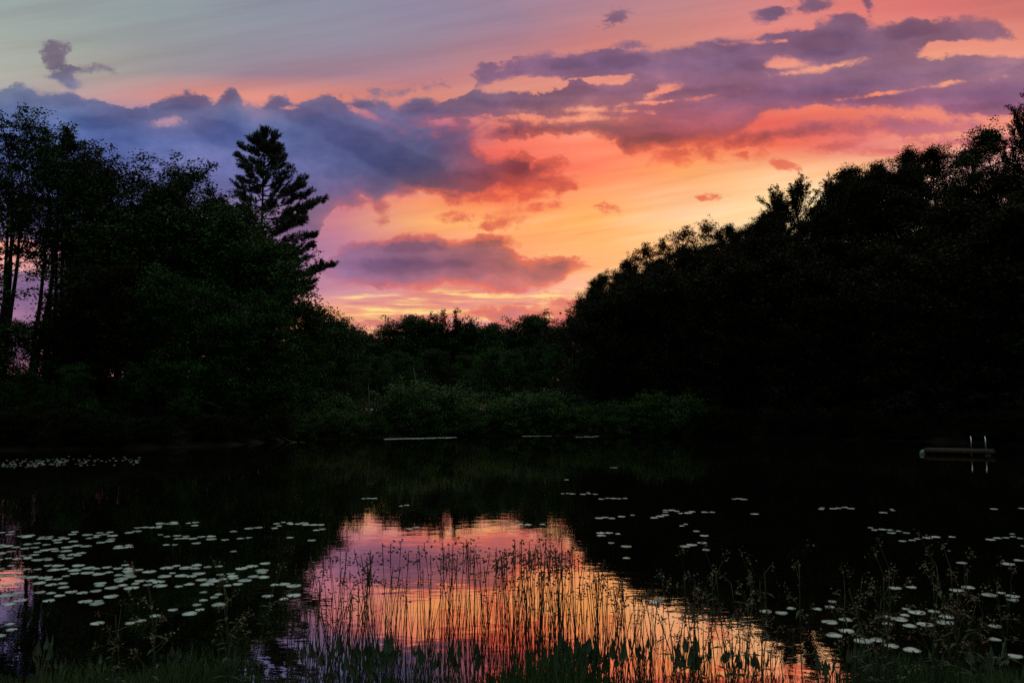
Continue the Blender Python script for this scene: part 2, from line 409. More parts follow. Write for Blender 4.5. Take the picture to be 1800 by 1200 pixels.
class Geo:
    """collects quads and triangles, becomes one mesh"""
    def __init__(self):
        self.v, self.q, self.t, self.nv = [], [], [], 0

    def add(self, v, quads=None, tris=None):
        v = np.asarray(v, float).reshape(-1, 3)
        if quads is not None and len(quads):
            self.q.append(np.asarray(quads, int) + self.nv)
        if tris is not None and len(tris):
            self.t.append(np.asarray(tris, int) + self.nv)
        self.v.append(v)
        self.nv += len(v)

    def tube(self, pts, rad, n=6, cap=True):
        pts = np.asarray(pts, float)
        rad = np.broadcast_to(np.asarray(rad, float), (len(pts),))
        tan = np.gradient(pts, axis=0)
        tan /= np.linalg.norm(tan, axis=1)[:, None] + 1e-9
        ref = np.where(np.abs(tan[:, 2:3]) > 0.9, np.array([[1.0, 0, 0]]), np.array([[0, 0, 1.0]]))
        a = np.cross(tan, ref)
        a /= np.linalg.norm(a, axis=1)[:, None] + 1e-9
        for i in range(1, len(a)):
            if np.dot(a[i], a[i - 1]) < 0:
                a[i] = -a[i]
        b = np.cross(tan, a)
        th = np.linspace(0, 2 * np.pi, n, endpoint=False)
        ring = pts[:, None] + rad[:, None, None] * (a[:, None] * np.cos(th)[None, :, None] + b[:, None] * np.sin(th)[None, :, None])
        m = len(pts)
        i, j = np.meshgrid(np.arange(m - 1), np.arange(n), indexing='ij')
        q = np.stack([i * n + j, i * n + (j + 1) % n, (i + 1) * n + (j + 1) % n, (i + 1) * n + j], -1).reshape(-1, 4)
        tris = []
        V = ring.reshape(-1, 3)
        if cap:
            V = np.vstack([V, pts[0], pts[-1]])
            c0, c1 = m * n, m * n + 1
            for k in range(n):
                tris.append((c0, (k + 1) % n, k))
                tris.append((c1, (m - 1) * n + k, (m - 1) * n + (k + 1) % n))
        self.add(V, q, tris)

    def box(self, c, s, rz=0.0, bev=0.0):
        c, s = np.array(c, float), np.array(s, float) / 2
        V = []
        for z in (-1, 1):
            for x, y in ((-1, -1), (1, -1), (1, 1), (-1, 1)):
                V.append((x * s[0], y * s[1], z * s[2]))
        V = np.array(V)
        cr, sr = math.cos(rz), math.sin(rz)
        V = V @ np.array([[cr, sr, 0], [-sr, cr, 0], [0, 0, 1]]) + c
        self.add(V, [(0, 3, 2, 1), (4, 5, 6, 7), (0, 1, 5, 4), (1, 2, 6, 5), (2, 3, 7, 6), (3, 0, 4, 7)])

    def leaves(self, ctr, size, flat=0.5, aspect=0.55, rg=None):
        """one bent rhombic leaf (two triangles as a quad) at every centre"""
        rg = rg or rng
        n = len(ctr)
        if not n:
            return
        u = rg.normal(size=(n, 3))
        u[:, 2] *= flat
        u /= np.linalg.norm(u, axis=1)[:, None]
        w = rg.normal(size=(n, 3)) * np.array([1, 1, flat])
        v = np.cross(u, np.cross(u, w) + 1e-6)
        v /= np.linalg.norm(v, axis=1)[:, None] + 1e-9
        s = (size * rg.uniform(0.6, 1.35, n))[:, None]
        a = ctr - u * s * 0.5
        b = ctr + v * s * aspect * 0.5
        c = ctr + u * s * 0.5
        d = ctr - v * s * aspect * 0.5
        V = np.stack([a, b, c, d], 1).reshape(-1, 3)
        q = np.arange(4 * n).reshape(-1, 4)
        self.add(V, q)

    def needles(self, ctr, dirs, length, width, rg=None):
        rg = rg or rng
        n = len(ctr)
        side = np.cross(dirs, rg.normal(size=(n, 3)))
        side /= np.linalg.norm(side, axis=1)[:, None] + 1e-9
        L = (length * rg.uniform(0.7, 1.2, n))[:, None]
        V = np.stack([ctr - side * width * .5, ctr + side * width * .5, ctr + dirs * L + side * width * .25, ctr + dirs * L - side * width * .25], 1).reshape(-1, 3)
        self.add(V, np.arange(4 * n).reshape(-1, 4))

    def mesh(self, name, mat=None, smooth=False):
        V = np.vstack(self.v)
        q = np.vstack(self.q) if self.q else np.zeros((0, 4), int)
        t = np.vstack(self.t) if self.t else np.zeros((0, 3), int)
        me = bpy.data.meshes.new(name)
        me.vertices.add(len(V))
        me.vertices.foreach_set('co', V.astype(np.float32).ravel())
        loops = np.concatenate([q.ravel(), t.ravel()])
        me.loops.add(len(loops))
        me.loops.foreach_set('vertex_index', loops.astype(np.int32))
        tot = np.concatenate([np.full(len(q), 4), np.full(len(t), 3)])
        st = np.concatenate([[0], np.cumsum(tot)[:-1]])
        me.polygons.add(len(tot))
        me.polygons.foreach_set('loop_start', st.astype(np.int32))
        me.polygons.foreach_set('loop_total', tot.astype(np.int32))
        if smooth:
            me.polygons.foreach_set('use_smooth', np.ones(len(tot), bool))
        me.update(calc_edges=True)
        if mat:
            me.materials.append(mat)
        return me


# ------------------------------------------------------------------ materials
def new_mat(name):
    m = bpy.data.materials.new(name)
    m.use_nodes = True
    m.node_tree.nodes.clear()
    N = NT(m.node_tree)
    out = N.n('ShaderNodeOutputMaterial')
    return m, N, out


def principled(N, **kw):
    p = N.n('ShaderNodeBsdfPrincipled')
    for k, v in kw.items():
        N.put(p.inputs[k.replace('_', ' ')], v)
    return p


def leaf_mat(name, dark, light, glow, trans=0.25, scale=0.35, rough=0.6, spec=0.25):
    m, N, out = new_mat(name)
    geo = N.n('ShaderNodeNewGeometry')
    f = N.noise(geo.outputs['Position'], scale=scale, detail=3)[0]
    f2 = N.noise(geo.outputs['Position'], scale=scale * 9, detail=1)[0]
    f = N.m('ADD', N.m('MULTIPLY', f, 0.65), N.m('MULTIPLY', f2, 0.35))
    c = N.ramp(N.mr(f, 0.36, 0.64), [(0, dark), (1, light)])
    p = principled(N, Base_Color=c, Roughness=rough, Specular_IOR_Level=spec)
    tr = N.n('ShaderNodeBsdfTranslucent')
    N.put(tr.inputs['Color'], (*glow, 1))
    mx = N.n('ShaderNodeMixShader')
    mx.inputs[0].default_value = trans
    N.t.links.new(p.outputs[0], mx.inputs[1])
    N.t.links.new(tr.outputs[0], mx.inputs[2])
    N.t.links.new(mx.outputs[0], out.inputs[0])
    return m


def solid_mat(name, ca, cb, scale=3.0, rough=0.8, spec=0.3, metal=0.0, bump=0.0, stretch=(1, 1, 1)):
    m, N, out = new_mat(name)
    tc = N.n('ShaderNodeTexCoord')
    v = N.vm('MULTIPLY', tc.outputs['Object'], stretch)
    f = N.noise(v, scale=scale, detail=6, rough=0.65)[0]
    c = N.ramp(N.mr(f, 0.3, 0.7), [(0, ca), (1, cb)])
    p = principled(N, Base_Color=c, Roughness=rough, Specular_IOR_Level=spec, Metallic=metal)
    if bump:
        b = N.n('ShaderNodeBump')
        b.inputs['Strength'].default_value = bump
        N.put(b.inputs['Height'], f)
        N.t.links.new(b.outputs[0], p.inputs['Normal'])
    N.t.links.new(p.outputs[0], out.inputs[0])
    return m


M_LEAF = leaf_mat('broad_leaves', (0.006, 0.021, 0.004), (0.017, 0.056, 0.011), (0.05, 0.035, 0.008), 0.07, spec=0.05)
M_GLOW = leaf_mat('thin_backlit_leaves', (0.010, 0.014, 0.004), (0.026, 0.032, 0.008), (0.20, 0.07, 0.015), 0.35, spec=0.05)
M_LEAF2 = leaf_mat('maple_leaves', (0.008, 0.030, 0.006), (0.024, 0.085, 0.014), (0.05, 0.045, 0.008), 0.08, spec=0.05)
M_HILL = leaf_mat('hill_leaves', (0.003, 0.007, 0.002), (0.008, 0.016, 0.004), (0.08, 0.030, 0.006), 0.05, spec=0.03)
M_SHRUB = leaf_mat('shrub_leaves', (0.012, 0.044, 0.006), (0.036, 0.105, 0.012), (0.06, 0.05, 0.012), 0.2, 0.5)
M_PINE = leaf_mat('pine_needles', (0.012, 0.024, 0.012), (0.024, 0.046, 0.020), (0.04, 0.02, 0.01), 0.08)
M_BARK = solid_mat('bark', (0.012, 0.009, 0.007), (0.034, 0.027, 0.021), 4, 0.9, 0.2, bump=0.5, stretch=(3, 3, 0.6))
M_PALEBARK = solid_mat('weathered_wood', (0.05, 0.047, 0.044), (0.12, 0.115, 0.11), 5, 0.85, 0.2, stretch=(3, 3, 0.6))
M_RUSH = leaf_mat('rush_stems', (0.016, 0.020, 0.008), (0.034, 0.042, 0.016), (0.05, 0.03, 0.01), 0.1, 3)
M_SEED = leaf_mat('seed_heads', (0.030, 0.018, 0.010), (0.065, 0.040, 0.020), (0.10, 0.03, 0.01), 0.15, 9)
M_WEED = leaf_mat('weed_flowers', (0.045, 0.038, 0.018), (0.13, 0.11, 0.06), (0.10, 0.06, 0.02), 0.15, 9)
M_GRASS = leaf_mat('marsh_grass', (0.008, 0.022, 0.004), (0.020, 0.060, 0.010), (0.03, 0.06, 0.01), 0.2, 1.4)
M_BLADE = leaf_mat('broad_blades', (0.012, 0.030, 0.012), (0.030, 0.070, 0.024), (0.04, 0.05, 0.012), 0.12, 1.2, 0.4, 0.4)


# ------------------------------------------------------------------ land form
SHORE = [(-60, 5.4), (-25, 6.2), (-9, 6.7), (0, 6.85), (9, 6.8), (25, 6.0), (60, 8.5), (70, 22), (60, 40)]
for px, dep in ((2100, 46), (1900, 53), (1800, 57), (1650, 62), (1500, 68), (1350, 72), (1200, 76), (1000, 78.5), (900, 78), (800, 76),
                (640, 72), (560, 69), (500, 65), (450, 59), (400, 56), (300, 53), (150, 50.5), (0, 49), (-150, 44)):
    SHORE.append((bearing(px, 770)[0] * dep, dep))
SHORE += [(-50, 30), (-62, 18)]
SH = np.array(SHORE, float)


def shore_dist(P):
    """signed distance to the shoreline, positive on land"""
    P = np.atleast_2d(np.asarray(P, float))
    A, B = SH, np.roll(SH, -1, 0)
    d = np.full(len(P), 1e9)
    ins = np.zeros(len(P), bool)
    for a, b in zip(A, B):
        ab = b - a
        t = np.clip(((P - a) @ ab) / (ab @ ab), 0, 1)
        d = np.minimum(d, np.linalg.norm(P - (a + t[:, None] * ab), axis=1))
        cond = (a[1] > P[:, 1]) != (b[1] > P[:, 1])
        xi = a[0] + (P[:, 1] - a[1]) / (b[1] - a[1] + 1e-12) * ab[0]
        ins ^= cond & (P[:, 0] < xi)
    return np.where(ins, -d, d)


def sstep(t):
    t = np.clip(t, 0, 1)
    return t * t * (3 - 2 * t)


def ground_z(P):
    P = np.atleast_2d(np.asarray(P, float))
    d = shore_dist(P)
    X, Y = P[:, 0], P[:, 1]
    wob = 0.06 * np.sin(X * 1.3 + 2) * np.sin(Y * 1.1) + 0.12 * np.sin(X * 0.31) * np.sin(Y * 0.27 + 1)
    under = np.maximum(-2.2, d * 0.22 - 0.05)
    near = np.minimum(d * 0.13, 0.85)
    u = X / np.maximum(Y, 12)
    far = 0.25 + np.minimum(d * 0.06, 1.6)
    far = far + sstep((-u - 0.22) / 0.2) * np.minimum(d * 0.14, 4.0)
    lat = np.interp(u, [0.03, 0.10, 0.157, 0.24, 3], [0, 0.5, 0.76, 1.0, 1.0])
    far = far + 33 * lat * sstep(d / 95)
    back = sstep((Y - 14) / 14)
    land = near * (1 - back) + far * back + wob * np.minimum(d, 1)
    return np.where(d < 0, under, land)


def build_ground():
    # rings that widen with distance: fine near the viewer and by the pond, out to the horizon
    nr, na = 150, 220
    r = np.concatenate([np.linspace(0.4, 16, 34), np.linspace(17, 130, 78), np.geomspace(136, 4200, nr - 112)])
    th = np.linspace(-np.pi, np.pi, na, endpoint=False)
    R, T = np.meshgrid(r, th, indexing='ij')
    P = np.stack([R * np.sin(T), R * np.cos(T)], -1).reshape(-1, 2)
    z = ground_z(P)
    dd = np.hypot(P[:, 0], P[:, 1])
    z = np.where(dd > 320, z * np.clip(1 - (dd - 320) / 900, 0.0, 1) + 1.0, z)
    V = np.column_stack([P, z])
    i, j = np.meshgrid(np.arange(len(r) - 1), np.arange(na), indexing='ij')
    q = np.stack([i * na + j, i * na + (j + 1) % na, (i + 1) * na + (j + 1) % na, (i + 1) * na + j], -1).reshape(-1, 4)
    g = Geo()
    g.add(V, q[:, ::-1])
    V0 = np.vstack([V[:na], [[0, 0, ground_z([[0, 0]])[0]]]])
    g.add(V0, None, [((k + 1) % na, k, na) for k in range(na)])
    m = solid_mat('earth_and_litter', (0.003, 0.004, 0.002), (0.012, 0.011, 0.007), 1.2, 0.95, 0.1, bump=0.4)
    o = link('ground', g.mesh('ground', m, True))
    tag(o, kind='structure')


def build_water():
    m, N, out = new_mat('pond_water')
    geo = N.n('ShaderNodeNewGeometry')
    pos = geo.outputs['Position']
    # fine lazy ripples; crests run across the line of sight, broken into calm and ruffled patches
    a = N.noise(N.vm('MULTIPLY', pos, (1.5, 2.6, 1)), detail=2, rough=0.5)[0]
    b = N.noise(N.vm('MULTIPLY', pos, (5.0, 8.5, 1)), detail=2, rough=0.5)[0]
    calm = N.mr(N.noise(N.vm('MULTIPLY', pos, (0.05, 0.16, 1)), detail=2)[0], 0.42, 0.62, 0.45, 1.0)
    h = N.m('ADD', N.m('MULTIPLY', a, WAVE_BIG), N.m('MULTIPLY', b, WAVE_SMALL))
    h = N.m('MULTIPLY', h, calm)
    bp = N.n('ShaderNodeBump')
    bp.inputs['Strength'].default_value = 1.0
    bp.inputs['Distance'].default_value = 1.0
    N.put(bp.inputs['Height'], h)
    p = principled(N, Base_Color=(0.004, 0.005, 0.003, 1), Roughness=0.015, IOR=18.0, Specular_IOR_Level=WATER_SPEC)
    p.inputs['Specular Tint'].default_value = (1.0, 0.82, 0.74, 1)  # sunset red put into the reflection colour; IOR raised beyond water's to brighten it
    N.t.links.new(bp.outputs[0], p.inputs['Normal'])
    N.t.links.new(p.outputs[0], out.inputs[0])
    g = Geo()
    xs = np.linspace(-80, 85, 12)
    ys = np.linspace(3.5, 85, 10)
    X, Y = np.meshgrid(xs, ys, indexing='ij')
    V = np.column_stack([X.ravel(), Y.ravel(), np.zeros(X.size)])
    i, j = np.meshgrid(np.arange(len(xs) - 1), np.arange(len(ys) - 1), indexing='ij')
    k = len(ys)
    g.add(V, np.stack([i * k + j, (i + 1) * k + j, (i + 1) * k + j + 1, i * k + j + 1], -1).reshape(-1, 4))
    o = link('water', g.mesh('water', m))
    tag(o, kind='structure')


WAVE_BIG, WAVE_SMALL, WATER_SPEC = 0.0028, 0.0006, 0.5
build_ground()
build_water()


# ------------------------------------------------------------------ trees
def wander(p0, d, L, n, rg, bend=0.12, lift=0.0):
    """a limb: n+1 points from p0, drifting sideways and curving up"""
    p = [np.array(p0, float)]
    d = np.array(d, float)
    d /= np.linalg.norm(d)
    for _ in range(n):
        d = d + rg.normal(size=3) * bend + np.array([0, 0, lift])
        d /= np.linalg.norm(d)
        p.append(p[-1] + d * L / n)
    return np.array(p), d


def broadleaf(name, seed, H=20.0, rx=0.27, h0=0.25, stems=1, nl=34, subs=6, per=15, leaf=0.26, spread=0.5, mat=None, up=(20, 68), gap=0.25, bark=None, lean=0.03, fork=False):
    rg = np.random.default_rng(seed)
    wood, lf = Geo(), Geo()
    ctr = []
    for s in range(stems):
        a = rg.uniform(0, 2 * np.pi)
        off = np.array([math.cos(a), math.sin(a), 0]) * (0.0 if stems == 1 else 0.02 * H)
        hh = H * (1.0 if s == 0 else rg.uniform(0.78, 0.97))
        ax = np.array([math.cos(a) * lean * (1 if stems == 1 else 2.6), math.sin(a) * lean * (1 if stems == 1 else 2.6), 1])
        tp, _ = wander(off + np.array([0, 0, -0.4]), ax, hh * 0.93, 10, rg, 0.035)
        tr = np.linspace(1, 0.10, 11) ** 0.8 * H * 0.0125 / (1 if stems == 1 else 1.25)
        tr[0] *= 1.5
        wood.tube(tp, tr, 7)
        n = max(5, nl // stems)
        for i in range(n):
            f = (i + rg.uniform(0.1, 0.9)) / n
            t = h0 + (1 - h0) * f
            k = t * 10 * 0.995
            k0 = min(int(k), 9)
            st = tp[k0] + (tp[k0 + 1] - tp[k0]) * (k - k0)
            env = max(0.05, 1 - (abs(f - 0.38) / 0.66) ** 2.2) ** 0.5
            L = rx * H * env * rg.uniform(0.72, 1.12)
            az = rg.uniform(0, 2 * np.pi) if stems == 1 else a + rg.normal() * 1.3
            el = math.radians(up[0] + (up[1] - up[0]) * f + rg.normal() * 8)
            d = np.array([math.cos(az) * math.cos(el), math.sin(az) * math.cos(el), math.sin(el)])
            lp, ld = wander(st, d, L, 5, rg, 0.14, 0.03)
            r0 = np.interp(t, [0, 1], [tr[1], tr[-1]]) * 0.5
            wood.tube(lp, np.linspace(max(r0, 0.02), 0.012, 6), 5, False)
            for j in range(subs):
                g = rg.uniform(0.3, 1.0)
                kk = g * 5 * 0.999
                k1 = int(kk)
                ps = lp[k1] + (lp[k1 + 1] - lp[k1]) * (kk - k1)
                sd = ld * 0.7 + rg.normal(size=3) * np.array([0.7, 0.7, 0.4]) + np.array([0, 0, 0.12])
                sp, _ = wander(ps, sd, L * rg.uniform(0.22, 0.42), 3, rg, 0.2)
                wood.tube(sp, np.linspace(0.022, 0.007, 4) * (H / 20), 3, False)
                if rg.uniform() < gap:
                    continue
                w = rg.uniform(0.5, 1.5)
                for q in (0.45, 0.8, 1.0):
                    c = sp[0] + (sp[-1] - sp[0]) * q
                    m = max(1, int(per * w * rg.uniform(0.6, 1.3)))
                    ctr.append(c + rg.normal(size=(m, 3)) * np.array([spread, spread, spread * 0.55]))
    ctr = np.vstack(ctr)
    lf.leaves(ctr, leaf, 0.55, 0.6, rg)
    top = np.percentile(ctr[:, 2], 99.6)
    return wood.mesh(name + '_trunk', bark or M_BARK, True), lf.mesh(name + '_crown', mat or M_LEAF), top


def shooty(name, seed, H=18.0, mat=None, fan=1.0, n=22, h0=0.35):
    """a tree whose long bare-tipped leaders stand out of the crown like fingers"""
    rg = np.random.default_rng(seed)
    wood, lf = Geo(), Geo()
    tp, _ = wander((0, 0, -0.4), (0.02, 0, 1), H * 0.62, 8, rg, 0.03)
    wood.tube(tp, np.linspace(0.22, 0.09, 9), 6)
    ctr = []
    for i in range(n):
        t = h0 + (1 - h0) * (i / n)
        k = min(t * 8, 7.99)
        st = tp[int(k)] + (tp[int(k) + 1] - tp[int(k)]) * (k - int(k))
        az = i * 2.4 + rg.normal() * 0.3
        el = math.radians(22 + 62 * (i / n) + rg.normal() * 5)
        d = np.array([math.cos(az) * math.cos(el) * fan, math.sin(az) * math.cos(el), math.sin(el)])
        L = H * rg.uniform(0.26, 0.40)
        lp, ld = wander(st, d, L, 7, rg, 0.07, 0.05)
        wood.tube(lp, np.linspace(0.07, 0.012, 8), 5, False)
        for g in np.linspace(0.15, 1, 22):
            kk = g * 6.99
            c = lp[int(kk)] + (lp[int(kk) + 1] - lp[int(kk)]) * (kk - int(kk))
            ctr.append(c + rg.normal(size=(15, 3)) * (0.34 - 0.22 * g))
            if g > 0.25 and rg.uniform() < 0.55:
                sd = ld + rg.normal(size=3) * 0.55
                sd /= np.linalg.norm(sd)
                for q in np.linspace(0.2, 1.0, 4) * L * 0.24 * (1.2 - g * 0.6):
                    ctr.append(c + sd * q + rg.normal(size=(11, 3)) * 0.15)
    ctr = np.vstack(ctr)
    lf.leaves(ctr, 0.24, 0.9, 0.5, rg)
    return wood.mesh(name + '_trunk', M_BARK, True), lf.mesh(name + '_crown', mat or M_HILL), np.percentile(ctr[:, 2], 99.8)


def white_pine(name, seed, S_, spec, H, extra=34, mat=None):
    """spec: branches as (height on trunk, side reach, tip height) in metres; S_ scales tufts"""
    rg = np.random.default_rng(seed)
    wood, lf = Geo(), Geo()
    tp, _ = wander((0, 0, -0.5), (0.0, 0.0, 1), H, 14, rg, 0.003)
    wood.tube(tp, np.linspace(1, 0.08, 15) * 0.42, 8)
    cs, ds = [], []

    def branch(z0, dx, dy, z1, dens=1.0):
        n = 9
        t = np.linspace(0, 1, n)
        k = min(max((z0 + 0.5) / H * 14, 0), 13.99)
        base = tp[int(k)] + (tp[int(k) + 1] - tp[int(k)]) * (k - int(k))
        tip = np.array([base[0] + dx, base[1] + dy, z1])
        reach = math.hypot(dx, dy)
        P = base[None] + (tip - base)[None] * t[:, None]
        P[:, 2] -= np.sin(t * np.pi) * 0.10 * reach
        P += rg.normal(size=P.shape) * 0.10 * np.minimum(1, t * 3)[:, None]
        wood.tube(P, np.linspace(0.10, 0.018, n), 5, False)
        dirb = (tip - base) / np.linalg.norm(tip - base)
        perp = np.array([-dirb[1], dirb[0], 0])
        m = max(6, int(reach * 2.6 * dens))
        for g in np.linspace(0.36, 1.0, m):
            kk = g * (n - 1) * 0.999
            c = P[int(kk)] + (P[int(kk) + 1] - P[int(kk)]) * (kk - int(kk))
            wdt = (0.45 + 1.0 * math.sin(math.pi * min(g, 0.85))) * 0.95
            for q in range(3):
                sd = perp * rg.normal() * 0.9 + dirb * 0.7 + np.array([0, 0, rg.uniform(0.05, 0.95)])
                sd /= np.linalg.norm(sd)
                L = wdt * rg.uniform(0.5, 1.25) * S_
                e = c + sd * L
                wood.tube(np.array([c, (c + e) / 2 + [0, 0, -0.03], e]), [0.016, 0.011, 0.006], 3, False)
                for h_ in (0.5, 0.75, 1.0):
                    cc = c + sd * L * h_
                    r = 17
                    dd = rg.normal(size=(r, 3)) * 0.75 + sd * 0.9 + np.array([0, 0, 0.35])
                    dd /= np.linalg.norm(dd, axis=1)[:, None]
                    cs.append(cc + rg.normal(size=(r, 3)) * 0.07)
                    ds.append(dd)

    for z0, dx, z1 in spec:
        branch(z0, dx, rg.normal() * 0.22 * abs(dx), z1)
    for i in range(extra):
        f = (i + 0.5) / extra
        z0 = H * (0.36 + 0.60 * f)
        az = i * 2.39996
        R = (5.4 * (1 - f) ** 0.7 + 0.9) * rg.uniform(0.65, 1.0)
        dx, dy = math.cos(az) * R, math.sin(az) * R
        if abs(dx) > 0.72 * R:
            dx *= 0.7
        branch(z0, dx, dy, z0 + R * (0.15 + 0.6 * f) + rg.normal() * 0.3, 0.85)
    for q in range(7):
        a = q * 0.9
        branch(H * (0.90 + 0.011 * q), math.cos(a) * (1.5 - 0.2 * q), math.sin(a) * (1.5 - 0.2 * q), H - 1.5 + 0.3 * q, 1.5)
    cs, ds = np.vstack(cs), np.vstack(ds)
    lf.needles(cs, ds, 0.32 * S_, 0.058, rg)
    return wood.mesh(name + '_trunk', M_BARK, True), lf.mesh(name + '_crown', mat or M_PINE), H


LIB = {
    'airy': [broadleaf('airy%d' % i, 20 + i, H=24, rx=0.25, h0=0.54, stems=3 if i != 1 else 2, nl=50, subs=6, per=19, leaf=0.25, spread=0.30, up=(20, 72), gap=0.44, lean=0.02) for i in range(3)],
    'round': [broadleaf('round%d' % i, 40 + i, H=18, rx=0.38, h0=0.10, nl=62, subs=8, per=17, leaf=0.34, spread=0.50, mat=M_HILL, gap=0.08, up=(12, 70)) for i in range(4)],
    'maple': [broadleaf('maple%d' % i, 60 + i, H=18, rx=0.36, h0=0.08, nl=64, subs=8, per=18, leaf=0.28, spread=0.42, mat=M_LEAF2, gap=0.16, up=(12, 68)) for i in range(3)],
    'mid': [broadleaf('mid%d' % i, 80 + i, H=14, rx=0.40, h0=0.12, nl=54, subs=8, per=16, leaf=0.27, spread=0.38, mat=M_LEAF, gap=0.20, up=(14, 70)) for i in range(3)],
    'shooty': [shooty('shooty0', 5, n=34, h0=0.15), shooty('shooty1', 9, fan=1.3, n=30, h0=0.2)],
    'shrub': [broadleaf('shrub%d' % i, 100 + i, H=4.2, rx=0.62, h0=0.06, stems=4, nl=44, subs=6, per=11, leaf=0.17, spread=0.24, mat=M_SHRUB, up=(5, 62), gap=0.05, lean=0.22) for i in range(3)],
}
LIB['lacy'] = [broadleaf('lacy%d' % i, 130 + i, H=15, rx=0.42, h0=0.15, nl=46, subs=7, per=10, leaf=0.34, spread=0.36, mat=M_GLOW, gap=0.3, up=(14, 72)) for i in range(2)]
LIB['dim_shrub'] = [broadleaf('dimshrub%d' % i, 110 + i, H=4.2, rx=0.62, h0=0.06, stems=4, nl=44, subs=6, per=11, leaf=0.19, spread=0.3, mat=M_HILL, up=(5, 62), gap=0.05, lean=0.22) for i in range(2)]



def plant(kind, px, ytop, depth, label, group=None, wide=1.0, var=None, name=None, cat='tree', h=None, rz=None):
    """a tree whose top shows at (px, ytop) when it stands `depth` metres ahead"""
    vs = LIB[kind]
    var = rng.integers(len(vs)) if var is None else var
    tr, cr, top = vs[var]
    if h is None:
        u, el = bearing(px, ytop)
        X = u * depth
    else:
        X = px
    gz = float(ground_z([[X, depth]])[0])
    Hh = (CAM_H + el * depth - gz) if h is None else h
    s = Hh / top
    e = link(name or {'shrub': 'shrub', 'dim_shrub': 'shrub'}.get(kind, 'tree'), None)
    e.location = (X, depth, gz)
    e.rotation_euler = (0, 0, rng.uniform(0, 6.283) if rz is None else rz)
    e.scale = (s * wide, s * wide, s)
    link('trunk', tr, e)
    link('crown', cr, e)
    return tag(e, label, cat, group)


# --- far left: tall thin forked trees, sky showing between the stems
G_L = 'tall thin trees on the left shore'
plant('airy', -45, 200, 70, 'tall dark tree cut off by the left edge, trunk out of view', G_L, var=2, rz=0.5)
plant('airy', 22, 182, 72, 'tallest thin-stemmed tree, leaning leafy top beside the left edge', G_L, var=0, rz=0.2)
plant('airy', 0, 205, 76, 'tall dark tree half hidden behind the tallest one at the left edge', G_L, var=1, rz=1.2)
plant('airy', 100, 232, 79, 'tall tree behind the flat-topped one', G_L, var=1, rz=3.3, wide=1.15)
plant('airy', 160, 262, 80, 'thin tree between the flat-topped one and the bushy-headed one', G_L, var=2, rz=0.9, wide=1.2)
plant('airy', 72, 205, 74, 'tall forked tree with two dark stems just right of the tallest one', G_L, var=1, rz=2.2)
plant('airy', 128, 236, 76, 'flat-topped thin tree third along from the left edge', G_L, var=2, rz=4.0, wide=1.1)
plant('airy', 190, 268, 74, 'bushy-headed tree stepping down from the tall thin ones', G_L, var=0, rz=3.0, wide=1.1)
plant('airy', 262, 292, 78, 'lacy open-crowned tree midway between the forked tree and the pine', G_L, var=1, rz=1.0, wide=1.1)
plant('airy', 232, 284, 82, 'lacy tree directly behind the bushy-headed one', G_L, var=2, rz=2.0, wide=1.35)
plant('airy', 292, 288, 76, 'wide lacy tree in front of the feathery one', G_L, var=0, rz=4.4, wide=1.3)
plant('airy', 362, 322, 78, 'lower lacy tree touching the left boughs of the pine', G_L, var=1, rz=2.6, wide=1.3)
plant('airy', 325, 283, 80, 'feathery tree with fine top twigs next left of the great pine', G_L, var=2, rz=5.1, wide=1.15)
# --- the dense green mass beneath them
G_M = 'dense leafy trees on the left shore'
for i, (x, y, dd, k) in enumerate([(175, 400, 68, 'mid'), (215, 385, 70, 'mid'), (285, 375, 72, 'mid'), (352, 350, 72, 'maple'), (400, 372, 70, 'maple'), (448, 420, 70, 'maple'),
                                   (165, 430, 80, 'mid'), (180, 405, 82, 'maple'), (250, 395, 82, 'mid'), (320, 385, 84, 'maple'), (385, 390, 84, 'mid'), (430, 440, 86, 'maple'),
                                   (500, 545, 72, 'maple'), (545, 535, 80, 'mid'), (575, 556, 88, 'mid'),
                                   (-30, 560, 56, 'mid'), (30, 565, 57, 'mid'), (85, 560, 58, 'mid'), (150, 500, 60, 'round'), (220, 470, 60, 'round'), (290, 480, 61, 'maple'),
                                   (350, 500, 62, 'maple'), (420, 520, 65, 'maple'), (480, 545, 68, 'maple'), (535, 585, 73, 'maple'), (590, 620, 78, 'mid'),
                                   (-20, 640, 52, 'maple'), (60, 650, 53, 'mid'), (140, 640, 54, 'maple'), (230, 640, 56, 'mid'), (320, 640, 58, 'maple'), (395, 650, 61, 'mid'), (455, 655, 66, 'maple'), (505, 670, 70, 'mid')]):
    lab = {3: 'broad green maple left of the pine trunk, lit faintly green', 4: 'full round maple hiding the lower trunk of the great pine',
           5: 'maple covering the foot of the pine on its right side', 14: 'small ragged tree at the low right end of the left-hand wood',
           13: 'small tree with glowing red gaps just below the lowest pine bough'}.get(i, 'dark dense leafy tree packed into the wood on the left shore')
    plant(k, x, y, dd, lab, G_M, wide=1.15)

# --- the great pine
PD = 93.0
pu, _ = bearing(450, 700)
PX = pu * PD
pgz = float(ground_z([[PX, PD]])[0])
mpx = PD / 1400.0


def pz(y):
    return CAM_H + bearing(900, y)[1] * PD - pgz


